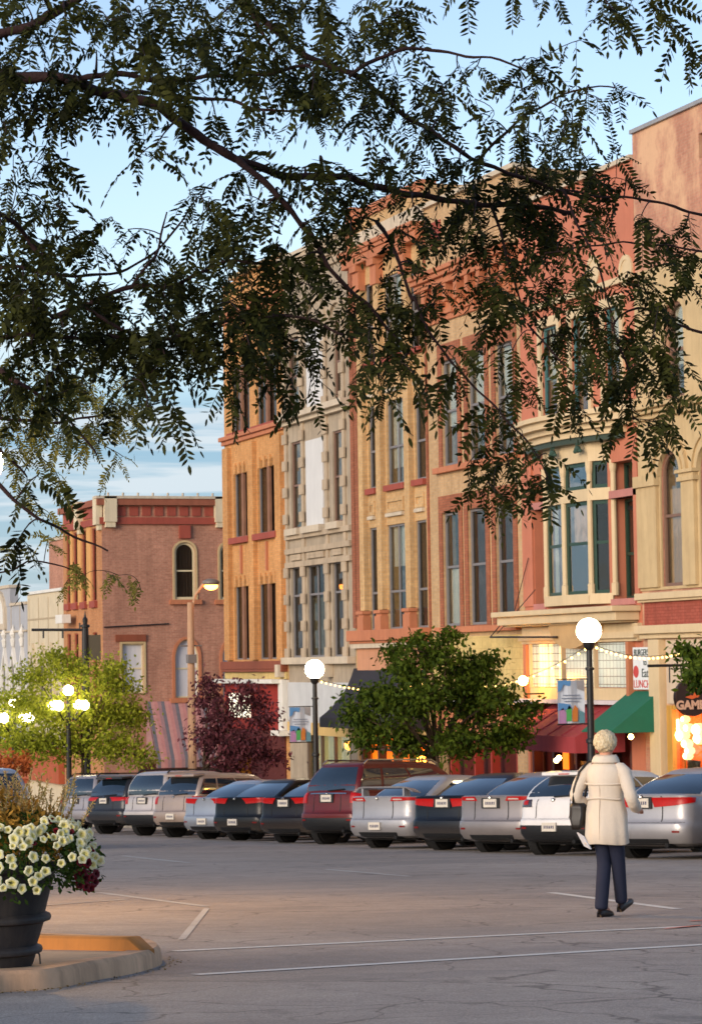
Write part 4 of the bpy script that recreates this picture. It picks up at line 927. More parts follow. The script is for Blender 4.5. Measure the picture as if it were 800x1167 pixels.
# striped side awning
q = rC(166, 800, 216, 864); z_1, z_0 = q[3], q[2]; x0_, x1_ = q[0], q[1]
aw = empty('striped_awning', ((x0_+x1_)/2, YC, z_0), 'pink and grey striped sloping awning on the side of the pink brick corner building', 'awning')
SM = stripes('pink_stripes', [(190, 128, 120), (160, 120, 118), (112, 106, 110), (196, 138, 128)], .62, 0)
mb = MB(); mb.prism([PC(x0_, z_1, .05), PC(x1_+1.2, z_1, .05), PC(x1_+1.2, z_0, 1.7), PC(x0_, z_0, 1.7)], (0, .03, -.02)); mb.build('canopy', SM, aw)
mb = MB(); fbox(mb, PC, x0_, x1_+1.2, z_0-.35, z_0, 1.68, 1.71); mb.build('valance', SM, aw)
for xx in (x0_, x1_+1.17): mb = MB(); mb.prism([PC(xx, z_1, .05), PC(xx, z_0, 1.7), PC(xx, z_0, .05)], (.03, 0, 0)); mb.build('end_panel', SM, aw)
part(cb, 'ground_floor_front', plaster('dark_maroon_front', (84, 38, 34), .2), (x0_-.3, x1_+2, z0c, z_0-.2, 0, .05), pl=PC)
q = rS(80, 701, 88, 710); part(cb, 'white_lamp_box', WHT, (q[0], q[1], q[2], q[3], .3, .7))

# ============ buildings beyond the corner
ya = y1c+.05; yb = YS(31.5, 720); ztb = ZS(50, 676)
bb = empty('beige_flat_building', (D, ya, -6), 'plain beige rendered building with a row of dark pointed windows beyond the pink corner building', 'building')
GOT = []
def gothic(bbld, u, z0, z1, m, hw=.42, wm=None):
    mb = MB(); A = [(u-hw-.22, z0), (u+hw+.22, z0), (u+hw+.22, z1-.9), (u, z1+.35), (u-hw-.22, z1-.9)]; B = [(u-hw, z0+.02), (u+hw, z0+.02), (u+hw, z1-.9), (u, z1), (u-hw, z1-.9)]
    ring(mb, PS, A, B, -.0, .14); o = mb.build('window', m, bbld)
    mb = MB(); mb.prism([PS(*p, .02) for p in B], (-.01, 0, 0)); mb.build('pane', GLD if wm is None else wm, o)
    if wm is None:
        mb = MB(); c = PS(u, z1+.35, .07); mb.lathe([(.10, 0), (.16, .35), (.08, .42), (.2, .62), (.05, .95), (.01, 1.1)], c, 8); mb.build('finial', m, bbld)
mb = MB(); mb.box(D, D+14, ya, yb, -8, ztb); mb.build('wall', plaster('beige_render', (206, 190, 160), .12, .8, 6, .25), bb)
part(bb, 'panel_joint', plaster('beige_joint', (176, 158, 130), .1), *[(ya+1.0+k*2.1, ya+1.06+k*2.1, ZS(50, 735), ztb-.2, 0, .02) for k in range(6)], (ya+.1, yb-.1, ZS(50, 706), ZS(50, 706)+.08, 0, .03))
part(bb, 'coping', WHT, (ya, yb, ztb+.002, ztb+.14, -.3, .1))
DG = flat('dark_window', (40, 34, 36), .3)
for px in (39, 50, 60): gothic(bb, YS(px, 760), ZS(50, 800), ZS(50, 741), plaster('beige_render', (206, 190, 160)), .42, DG)
bbk = empty('back_brick_block', (33, ya+2, -6), 'dull brick rear block rising behind the beige rendered building', 'building')
mb = MB(); X_ = 34; yq = [FS(56, 640, X_)[0], FS(76, 640, X_)[0]]; mb.box(X_, X_+10, yq[1]-3, yq[0], -6, FS(60, 617, X_)[1]); mb.build('wall', PINB, bbk)
mb = MB(); mb.box(X_-.1, X_+10, yq[1]-3, yq[0]+.1, FS(60, 617, X_)[1]+.002, FS(60, 617, X_)[1]+.2); mb.build('coping', LST, bbk)
yc0 = yb+.05; yc1 = YS(-30, 740); ztg = ZS(20, 690)
bg_ = empty('grey_gothic_building', (D, yc0, -6), 'pale grey building with white pointed gothic windows and a stepped parapet at the left edge', 'building')
GG = plaster('pale_grey_render', (172, 172, 174), .15, .85, 7, .35, (110, 110, 116))
mb = MB(); mb.box(D, D+14, yc0, yc1, -9, ztg); mb.build('wall', GG, bg_)
part(bg_, 'stepped_parapet', GG, (YS(12, 680), yc1, ztg+.002, ZS(6, 671), -.4, .02)); part(bg_, 'coping', LST, (YS(12, 680)-.1, yc1, ZS(6, 671)+.002, ZS(6, 671)+.16, -.5, .1), (yc0, YS(12, 680)-.12, ztg+.002, ztg+.14, -.4, .1))
q = rS(-6, 681, 6.5, 711, 1.0); mb = MB(); ring(mb, PS, outl(q[0]-.3, q[1]+.3, q[2]-.3, q[3]+.3, 1.2), outl(*q), 0, .15); wo = mb.build('window', LST, bg_); mb = MB(); mb.prism([PS(*p, .05) for p in outl(*q)], (-.01, 0, 0)); mb.build('pane', WHT, wo)
part(bg_, 'string_course', LST, (yc0, yc1, ZS(15, 721), ZS(15, 719), 0, .1))
for px in (27, 17, 7, -3, -14): gothic(bg_, YS(px, 780), ZS(15, 822), ZS(15, 745), WHT, .5)
for b_, z__ in ((bb, 0), (bg_, 0)): pass
part(bg_, 'shop_band', plaster('brick_shop_band', (176, 92, 60), .2), (yc0, yc1, ZS(15, 890), ZS(15, 845), 0, .3)); part(bb, 'shop_band', plaster('brick_shop_band', (176, 92, 60)), (ya, yb, ZS(50, 890), ZS(50, 850), 0, .3))
# ------------------------------------------------------------------ cars
def carpaint(name, c, metal=.5, rough=.32, coat=1.0):
    s = NT(name); n = s.ramp(s.noise(s.coord(), 3, 4), [(.3, .86), (.7, 1.0)])
    # colour blends to a dull brown low on the body
    g = s.add('ShaderNodeSeparateXYZ'); s.link(s.coord(), g.inputs[0]); d = s.ramp(g.outputs[2], [(.18, .55), (.55, 0.0)])
    s.base(s.mix(d, s.mix(1, lin(c), n, 'MULTIPLY'), lin((92, 84, 76))), rough, metal); s.b.inputs['Specular IOR Level'].default_value = .2+.3*coat; s.b.inputs['Coat Weight'].default_value = coat*.5; s.b.inputs['Coat Roughness'].default_value = .09; return s.m
CG = flat('car_glass', (20, 30, 38), .04, 0, .05, spec=.9, coat=1)
BLK = flat('black_plastic', (22, 22, 23), .55); RUB = flat('tyre_rubber', (24, 23, 22), .85); RIM = flat('alloy', (150, 148, 145), .35, .8)
TL = flat('tail_light_red', (178, 16, 12), .3, 0, .3, 25, .35, 0); TLC = flat('clear_lamp', (196, 180, 168), .12, 0, .2, 25, .7, 1); SMK = flat('smoked_lamp', (50, 30, 28), .12, coat=1)
CHR = flat('chrome', (190, 188, 184), .12, 1.0); PLT = flat('plate_white', (206, 196, 180), .4, var=.15, scale=30); PLI = flat('plate_ink', (60, 62, 90), .5)
UND = flat('underbody', (14, 13, 13), .9)
NS = 66
def outline(x0, x1, b, r, bulge=0.05, taper=.0):
    pts = []; yb = b-r
    xr, xf = x0, x1
    def tw(x):
        t = (x-x0)/(x1-x0); return 1-taper*((2*t-1)**4)
    for k in range(9): y = -yb+2*yb*k/8; pts.append((xr+bulge*(y/b)**2, y))
    e = bulge*(yb/b)**2
    for k in range(1, 5): a = math.pi/2*k/5; pts.append((xr+e+(r-e)*(1-math.cos(a)), yb+r*math.sin(a)))
    for k in range(16): pts.append((xr+r+(xf-xr-2*r)*k/15, b))
    for k in range(1, 5): a = math.pi/2*k/5; pts.append((xf-r+(r-e)*math.sin(a), yb+r*math.cos(a)))
    for k in range(9): y = yb-2*yb*k/8; pts.append((xf-bulge*(y/b)**2, y))
    for k in range(1, 5): a = math.pi/2*k/5; pts.append((xf-r+(r-e)*math.cos(a), -yb-r*math.sin(a)))
    for k in range(16): pts.append((xf-r-(xf-xr-2*r)*k/15, -b))
    for k in range(1, 5): a = math.pi/2*k/5; pts.append((xr+r-(r-e)*math.sin(a), -yb-r*math.cos(a)))
    assert len(pts) == NS, len(pts)
    return [(x, y*tw(x)) for x, y in pts]
SPEC = {
 'sedan': dict(L=4.75, W=1.82, H=1.47, dr=1.05, dm=1.0, dh=.95, df=.72, gx0=.66, gx1=3.55, rx0=1.42, rx1=2.8, gb=.78, rb=.58, bz=.58, bt=.66, zr=.96, R=.32, axr=1.0, axf=3.78, nb=.20),
 'suv': dict(L=4.55, W=1.84, H=1.74, dr=1.10, dm=1.06, dh=1.08, df=.88, gx0=.16, gx1=3.35, rx0=.50, rx1=2.65, gb=.82, rb=.64, bz=.68, bt=.74, zr=1.04, R=.36, axr=.92, axf=3.60, nb=.28),
 'hatch': dict(L=4.15, W=1.74, H=1.47, dr=1.00, dm=.96, dh=.98, df=.75, gx0=.16, gx1=3.25, rx0=.62, rx1=2.45, gb=.77, rb=.56, bz=.62, bt=.68, zr=.92, R=.32, axr=.80, axf=3.36, nb=.22),
}
def sstep(t): t = max(0, min(1, t)); return t*t*(3-2*t)
class Car:
    def __init__(s, kind, **ov):
        p = dict(SPEC[kind]); p.update(ov); s.p = p; s.kind = kind; L, Wd, H = p['L'], p['W'], p['H']; b = Wd/2
        def deck(x):
            if x < p['gx0']+.3: return p['dr']+(p['dm']-p['dr'])*sstep(x/(p['gx0']+.3))
            if x < p['gx1']-.3: return p['dm']
            t = (x-(p['gx1']-.3))/(L-p['gx1']+.3); return p['dh']+(p['df']-p['dh'])*t**1.8 if t > 0 else p['dm']
        s.rings = []
        def ringz(x0, x1, bb, r, zf, bulge, taper=.05): s.rings.append([(x, y, zf(x)) for x, y in outline(x0, x1, bb, r, bulge, taper)])
        bz = p['bz']; nb = p['nb']
        ringz(.30, L-.3, b-.16, .20, lambda x: nb, .06); ringz(.10, L-.08, b-.05, .24, lambda x: nb+.05, .08)
        ringz(.02, L-.02, b-.005, .26, lambda x: nb+.16, .10); ringz(.0, L, b, .27, lambda x: bz-.10, .10); ringz(.015, L, b, .27, lambda x: bz-.015, .10)
        ringz(.05, L-.01, b-.002, .26, lambda x: bz+.01, .10)
        for t, dx, db in ((.15, .075, 0), (.5, .085, .0), (.8, .085 if s.kind == 'sedan' else .10, .012), (.94, .07 if s.kind == 'sedan' else .13, .03), (1.0, .10 if s.kind == 'sedan' else .15, .06)):
            ringz(dx, L-.02-.08*t, b-db, .25, lambda x, t=t: bz+.01+(deck(x)-bz-.01)*t, .10)
        s.ndeck = len(s.rings)-1
        top0 = s.rings[-1]
        gx0, gx1, rx0, rx1, gb, rb = p['gx0'], p['gx1'], p['rx0'], p['rx1'], p['gb'], p['rb']
        zb = lambda x: deck(x)+.012
        ringz(gx0, gx1, gb, .16, zb, .10, .02); s.g0 = len(s.rings)-1
        for t in (.25, .5, .75, 1.0):
            c = math.sin(t*math.pi)*.055
            x0 = gx0+(rx0-gx0)*t-c*1.2; x1 = gx1+(rx1-gx1)*t+c*2; bb = gb+(rb-gb)*t+c
            s.rings.append([(x, y, (zb(x)*(1-t)+(H-.085)*t)) for x, y in outline(x0, x1, bb, .15, .08, .02)])
        s.g1 = len(s.rings)-1
        for ins, dz in ((.05, .045), (.13, .075), (.3, .092)):
            s.rings.append([(x, y, H-.085+dz-.012*abs(2*(x-rx0)/(rx1-rx0)-1)**2) for x, y in outline(rx0+ins*1.6, rx1-ins*1.6, rb-ins, .12, .05, .02)])
    def surf(s, q, r):
        i = int(math.floor(r)); i = max(0, min(len(s.rings)-2, i)); f = r-i; q = q % NS; j = int(math.floor(q)); g = q-j
        A, B = s.rings[i], s.rings[i+1]; P = lambda a, k: np.array(a[k % NS])
        return (P(A, j)*(1-g)+P(A, j+1)*g)*(1-f)+(P(B, j)*(1-g)+P(B, j+1)*g)*f
    def nrm(s, q, r):
        e = .05; n = np.cross(s.surf(q+e, r)-s.surf(q-e, r), s.surf(q, r+e)-s.surf(q, r-e)); n /= np.linalg.norm(n)+1e-9
        c = s.surf(q, r)-np.array([s.p['L']/2, 0, .7]); return n if np.dot(n, c) > 0 else -n
    def patch(s, mb, q0, q1, r0, r1, off=.006, nq=8, nr=4, thick=.01, slant=0, quad=None):
        V = []; I = []
        for a in range(nr+1):
            for c in range(nq+1):
                tr = a/nr; tq = c/nq
                if quad:    # corner params [(q,r)*4] ccw
                    (qa, ra), (qb, rb_), (qc, rc), (qd, rd) = quad
                    q = (qa*(1-tq)+qb*tq)*(1-tr)+(qd*(1-tq)+qc*tq)*tr; r = (ra*(1-tq)+rb_*tq)*(1-tr)+(rd*(1-tq)+rc*tq)*tr
                else: r = r0+(r1-r0)*tr; q = q0+(q1-q0)*tq+slant*tr
                n = s.nrm(q, r); p_ = s.surf(q, r); V.append(p_+n*off); I.append(p_-n*thick)
        w = nq+1; fs = [(a*w+c, a*w+c+1, (a+1)*w+c+1, (a+1)*w+c) for a in range(nr) for c in range(nq)]
        N = len(V); bd = [c for c in range(w)]+[a*w+nq for a in range(1, nr+1)]+[nr*w+c for c in range(nq-1, -1, -1)]+[a*w for a in range(nr-1, 0, -1)]
        fs += [(bd[k], bd[(k+1) % len(bd)], N+bd[(k+1) % len(bd)], N+bd[k]) for k in range(len(bd))]
        mb.add(V+I, fs)
    def both(s, name, mat, root, q0, q1, r0, r1, mirror=True, **k):
        mb = MB(); s.patch(mb, q0, q1, r0, r1, **k); o = mb.build(name, mat, root, smooth=True, local=True); smooth_angle(o, 40)
        if mirror:
            k2 = dict(k)
            if k.get('quad'): k2['quad'] = [(8-q, r) for q, r in k['quad']]
            mb = MB(); s.patch(mb, 8-q0, 8-q1, r0, r1, **k2); o = mb.build(name, mat, root, smooth=True, local=True); smooth_angle(o, 40)
_cars = {}
def orient(x, y, head, dz=0):
    n = Vector((.0205, .04518, 1)).normalized(); f = Vector((math.sin(head), math.cos(head), 0)); f = (f-n*f.dot(n)).normalized(); l = n.cross(f)
    M = Matrix(((f.x, l.x, n.x), (f.y, l.y, n.y), (f.z, l.z, n.z))); return M.to_euler()
def make_car(name, label, cat, px, X, kind, colr, head=HEAD, group='cars parked at an angle before the buildings', lights='wrap', spoiler=False, rails=False, lower=None, plate='bumper', ytune=0, wiper=False, trim=None, Z=None, bar=None, **ov):
    c = Car(kind, **ov); p = c.p; L, Wd, H = p['L'], p['W'], p['H']; b = Wd/2
    if Z is None: y, _ = FS(px, 930, X)
    else: q = at(px, 930, Z); X, y = q[0], q[1]
    root = empty(name, (X, y, gz(X, y)+.012), label, cat, group, orient(X, y, head)); root.rotation_mode = 'XYZ'
    mats = [colr, CG, lower or colr]
    mb = MB(); n = NS
    for Rg in c.rings: mb.v += [tuple(map(float, q)) for q in Rg]
    for i in range(len(c.rings)-1):
        for j in range(n): mb.f.append((i*n+j, i*n+(j+1) % n, (i+1)*n+(j+1) % n, (i+1)*n+j)); mb.mi.append(2 if i < 3 and lower else 0)
    mb.f += [tuple(range(n))[::-1], tuple((len(c.rings)-1)*n+k for k in range(n))]; mb.mi += [0, 0]
    o = mb.build('body', mats, root, local=True); smooth_angle(o, 38)
    g0, g1 = c.g0, c.g1
    # rear glass, windscreen, side glass
    c.both('rear_window', CG, root, -1.2, 9.2, g0+.22 if kind == 'sedan' else g0+.15, g1-.25, mirror=False, nq=16, nr=6, off=.004)
    c.both('windscreen', CG, root, 31.5, 42.5, g0+.15, g1-.2, mirror=False, nq=12, nr=4, off=.004)
    if kind == 'sedan': c.both('side_window', CG, root, 0, 0, 0, 0, quad=[(13.6, g0+.3), (20.3, g0+.25), (20.3, g1-.45), (15.3, g1-.5)]); c.both('side_window', CG, root, 0, 0, 0, 0, quad=[(20.8, g0+.25), (28, g0+.25), (25.8, g1-.5), (20.8, g1-.45)])
    else:
        c.both('side_window', CG, root, 0, 0, 0, 0, quad=[(12.3, g0+.45), (16.0, g0+.35), (16.0, g1-.45), (12.6, g1-.5)])
        c.both('side_window', CG, root, 16.4, 20.8, g0+.3, g1-.4); c.both('side_window', CG, root, 0, 0, 0, 0, quad=[(21.2, g0+.3), (27.5, g0+.3), (26.0, g1-.5), (21.2, g1-.4)])
    # lamps
    r5 = 5
    if lights == 'wrap': c.both('tail_light', TL, root, 5.9, 13.2, 7.35, 9.2, nq=12, off=.012, quad=[(6.3, 7.5), (13.2, 7.9), (12.9, 9.1), (5.6, 8.95)])
    elif lights == 'wide': c.both('tail_light', TL, root, 0, 0, 0, 0, nq=14, off=.012, quad=[(5.6, 7.1), (13.0, 7.7), (13.2, 8.6), (5.2, 8.5)])
    elif lights == 'slim': c.both('tail_light', TL, root, 0, 0, 0, 0, nq=14, off=.012, quad=[(6.2, 7.9), (13.6, 8.1), (13.2, 9.0), (6.6, 9.0)]); c.both('clear_lamp', TLC, root, 0, 0, 0, 0, off=.016, quad=[(6.6, 8.2), (8.2, 8.2), (8.2, 8.6), (6.7, 8.6)])
    elif lights == 'tall': c.both('tail_light', TL, root, 0, 0, 0, 0, nq=8, nr=6, off=.014, quad=[(8.2, 6.9), (12.9, 6.9), (12.6, 9.3), (8.6, 9.3)])
    elif lights == 'smoke': c.both('tail_light', SMK, root, 0, 0, 0, 0, nq=8, off=.014, quad=[(7.3, 7.2), (12.8, 7.2), (12.6, 8.9), (7.6, 8.9)]); c.both('lamp_core', TL, root, 0, 0, 0, 0, off=.018, quad=[(8.0, 7.6), (9.6, 7.6), (9.6, 8.5), (8.1, 8.5)])
    if bar:
        mb = MB(); c.patch(mb, .5, 7.5, 8.55, 8.95, off=.02, nq=8, nr=2); mb.build('trim_bar', bar, root, local=True)
    # bumper seam, reflectors, exhaust lower grille
    c.both('bumper_insert', BLK if not lower else lower, root, .6, 7.4, .6, 1.7, mirror=False, off=.008)
    c.both('reflector', flat('reflector_red', (120, 16, 12), .3), root, 8.0, 9.6, 2.55, 2.8, off=.008)
    SEAM = flat('panel_gap', (18, 18, 19), .7)
    c.both('bumper_seam', SEAM, root, -2.5, 10.5, 4.86, 4.98, mirror=False, off=.003, nq=18, nr=1)
    c.both('boot_seam', SEAM, root, 6.5, 6.62, 5.2, 8.9 if kind == 'sedan' else 9.2, off=.003, nq=1, nr=8)
    c.both('door_seam', SEAM, root, 20.5, 20.62, 3.2, 8.8, off=.003, nq=1, nr=8); c.both('door_seam', SEAM, root, 16.2, 16.32, 4.2, 8.8, off=.003, nq=1, nr=8)
    # plate
    if plate == 'bumper': zc = (c.surf(4, 3.0)+np.array([-.012, 0, -.03]))
    else: zc = c.surf(4, 7.6)+np.array([-.012, 0, 0])
    pr = MB(); pr.box(zc[0]-.02, zc[0]+.02, -.155, .155, zc[2]-.075, zc[2]+.075); pl_ = pr.build('licence_plate', PLT, root, local=True)
    pr = MB()
    for k in range(6): pr.box(zc[0]-.023, zc[0]-.02, -.115+k*.04, -.092+k*.04, zc[2]-.028, zc[2]+.025)
    pr.build('plate_digits', PLI, pl_, local=True)
    if plate != 'bumper':
        pr = MB(); pr.box(zc[0]-.01, zc[0]+.02, -.21, .21, zc[2]-.095, zc[2]+.095); pr.build('plate_recess', BLK, root, local=True)
    em = c.surf(4, 8.7); pr = MB(); pr.ball((em[0]-.005, 0, em[2]), .045, 10, .8); pr.build('badge', CHR, root, local=True)
    if wiper or kind != 'sedan':
        a_ = c.surf(4, g0+.1)+np.array([-.03, 0, 0]); e_ = c.surf(1.2, g0+.4)+np.array([-.025, 0, 0]); pr = MB(); pr.tube([a_, e_], .014, 5); pr.build('rear_wiper', BLK, root, local=True)
    if spoiler == 'wing':
        mb = MB(); z0 = p['dr']; N = 12; vs = []
        for k in range(N+1):
            y_ = -b*.86+2*b*.86*k/N; e_ = abs(y_)/(b*.86); zz = z0+.19-.10*max(0, e_-.8)/.2*.9; xx = .16+.10*e_**3
            vs += [(xx, y_, zz), (xx+.26, y_, zz-.035), (xx+.26, y_, zz-.055), (xx+.02, y_, zz-.03)]
        mb.add(vs, [(k*4+i, k*4+(i+1) % 4, k*4+4+(i+1) % 4, k*4+4+i) for k in range(N) for i in range(4)]+[(0, 1, 2, 3), (N*4, N*4+1, N*4+2, N*4+3)])
        for y_ in (-b*.62, b*.62): mb.prism([(.24, y_-.02, z0-.02), (.44, y_-.02, z0-.02), (.40, y_-.02, z0+.14), (.24, y_-.02, z0+.16)], (0, .04, 0))
        mb.build('spoiler', colr, root, local=True)
    if spoiler == 'roof':
        mb = MB(); x_ = p['rx0']; rb = p['rb']; mb.prism([(x_-.20, -rb+.06, H-.085), (x_-.20, rb-.06, H-.085), (x_+.15, rb, H-.055), (x_+.15, -rb, H-.055)], (0, 0, .05)); o = mb.build('spoiler', colr, root, local=True)
        pr = MB(); pr.box(x_-.205, x_-.195, -.12, .12, H-.075, H-.055); pr.build('high_brake_light', TL, root, local=True)
    if rails:
        for s_ in (-1, 1):
            mb = MB(); y_ = s_*(p['rb']-.02); mb.tube([(p['rx0']+.12, y_, H-.06), (p['rx0']+.25, y_, H+.035), (p['rx1']-.3, y_, H+.04), (p['rx1']-.1, y_, H-.04)], .022, 6); mb.build('roof_rail', CHR if rails == 2 else BLK, root, local=True)
    # door mirrors
    for s_ in (-1, 1):
        mb = MB(); xm = p['gx1']-.55; mb.prism([(xm, s_*(b-.02), p['dm']+.02), (xm+.1, s_*(b-.02), p['dm']+.02), (xm+.12, s_*(b+.17), p['dm']+.05), (xm-.0, s_*(b+.17), p['dm']+.05)], (0, 0, .13)); mb.build('door_mirror', colr, root, local=True)
    # door seams and handles
    for s_ in (-1, 1):
        mb = MB()
        for xh in (p['gx0']+1.0, p['gx0']+1.95): mb.box(xh, xh+.17, s_*(b-.002) if s_ > 0 else -b-.02, s_*b+.02 if s_ > 0 else -b+.002, p['dm']-.14, p['dm']-.11)
        mb.build('door_handle', colr, root, local=True)
    # wheels
    for xw in (p['axr'], p['axf']):
        for s_ in (-1, 1):
            Rw = p['R']; y0 = s_*(b-.10)
            mb = MB(); mb.lathe([(Rw+.055, -.08), (Rw+.055, .105)], (xw, y0 if s_ > 0 else y0-.0, Rw+.01), 26, 'y') if s_ > 0 else mb.lathe([(Rw+.055, -.105), (Rw+.055, .08)], (xw, y0, Rw+.01), 26, 'y')
            mb.build('wheel_arch', UND, root, local=True)
            mb = MB(); mb.lathe([(Rw*.62, -.10), (Rw*.93, -.105), (Rw, -.07), (Rw, .07), (Rw*.93, .112), (Rw*.62, .108)], (xw, y0+s_*.012, Rw), 26, 'y'); w_ = mb.build('wheel', RUB, root, local=True); smooth_angle(w_, 40)
            mb = MB(); mb.lathe([(Rw*.66, .085), (Rw*.62, .118), (Rw*.56, .10), (Rw*.54, .06)] if s_ > 0 else [(Rw*.66, -.085), (Rw*.62, -.118), (Rw*.56, -.10), (Rw*.54, -.06)], (xw, y0+s_*.012, Rw), 26, 'y')
            for k in range(5):
                a = 2*math.pi*k/5+.3; mb.bar((xw, y0+s_*.108, Rw), (xw+Rw*.58*math.cos(a), y0+s_*.108, Rw+Rw*.58*math.sin(a)), .028)
            mb.build('rim', RIM, w_, local=True)
    mb = MB(); mb.box(.5, L-.5, -b+.2, b-.2, p['nb']-.04, p['nb']+.02); mb.tube([(.06, -b*.55, p['nb']+.02), (.7, -b*.55, p['nb']+.02)], .035, 8); mb.build('underbody', UND, root, local=True)
    return root
SILVER = carpaint('silver_paint', (158, 156, 158), .35, .45); GREYP = carpaint('pewter_paint', (136, 128, 126), .35, .45); WHITE = carpaint('white_car_paint', (222, 216, 210), 0, .35)
NAVY = carpaint('navy_paint', (12, 15, 24), 0, .4, .3); MAROON = carpaint('maroon_paint', (92, 18, 14), .1, .4, .5); PLUM = carpaint('plum_black_paint', (18, 8, 10), 0, .4, .3); BLACK = carpaint('black_car_paint', (6, 6, 7), 0, .4, .3)
ICE = carpaint('ice_silver_paint', (146, 152, 162), .35, .42); TANP = carpaint('champagne_paint', (162, 142, 128), .3, .45); SAND = carpaint('pale_sand_paint', (196, 182, 172), .4, .36); CHARC = carpaint('charcoal_paint', (40, 41, 46), .1, .4, .4); BRWN = carpaint('bronze_paint', (84, 46, 26), .5, .3)
MAU_ = carpaint('silver_suv_paint', (148, 142, 144), .3, .45)
make_car('parked_car', 'dark bronze car cut off by the right picture edge, nearest of the parked row', 'car', 847, 18.6, 'suv', BRWN, lights='tall')
make_car('parked_car', 'silver sedan with wide red tail lights parked right of the walking woman', 'car', 728, 18.5, 'sedan', SILVER, lights='wide', plate='trunk')
make_car('parked_car', 'white hatchback with smoked tail lights parked just left of the walking woman', 'car', 626, 18.4, 'hatch', WHITE, lights='smoke', spoiler='roof', lower=BLK)
make_car('parked_car', 'pewter sedan parked between the white hatchback and the navy sedan', 'car', 556, 18.3, 'sedan', GREYP, lights='slim', plate='trunk')
make_car('parked_car', 'dark navy sedan parked between the pewter sedan and the winged silver sedan', 'car', 501, 18.3, 'sedan', NAVY, lights='wide', plate='trunk')
make_car('parked_car', 'silver sports sedan with a rear wing spoiler parked beside the maroon crossover', 'car', 427, 18.0, 'sedan', SILVER, lights='slim', spoiler='wing', H=1.46)
make_car('parked_car', 'tall maroon crossover with black lower body and chrome trim bar', 'car', 369, 18.5, 'suv', MAROON, lights='tall', rails=2, lower=BLK, H=1.80, L=4.8, bar=CHR, gx1=3.7, rx1=3.1, dr=1.16, dm=1.10, plate='trunk')
make_car('parked_car', 'plum black sedan half hidden behind the maroon crossover', 'car', 320, 18.3, 'sedan', PLUM, lights='wrap', plate='trunk')
make_car('parked_car', 'glossy black sedan with pale plate low on its bumper', 'car', 265, 18.3, 'sedan', BLACK, lights='wrap')
make_car('parked_car', 'ice silver sedan between the champagne wagon and the glossy black sedan', 'car', 230, 18.3, 'sedan', ICE, lights='wrap')
make_car('parked_car', 'champagne coloured crossover parked fourth from the left of the row', 'car', 194, 18.5, 'suv', TANP, lights='tall', H=1.68, spoiler='roof')
make_car('parked_car', 'boxy pale sand utility car with dark lower cladding', 'car', 159, 18.6, 'suv', SAND, lights='tall', lower=BLK, H=1.78, rx0=.36, rails=1, plate='trunk')
make_car('parked_car', 'charcoal crossover parked between two pale utility cars', 'car', 115, 18.6, 'suv', CHARC, lights='wrap', H=1.68, spoiler='roof', plate='trunk')
make_car('parked_car', 'silver utility car with roof rails at the far end of the parked row', 'car', 82, 18.7, 'suv', MAU_, lights='tall', H=1.76, rx0=.36, rails=1, plate='trunk')
make_car('passing_car', 'silver car driving away at the left edge beyond the flower planter', 'car', -12, None, 'suv', ICE, head=R(6), group=None, lights='tall', Z=54, H=1.72)

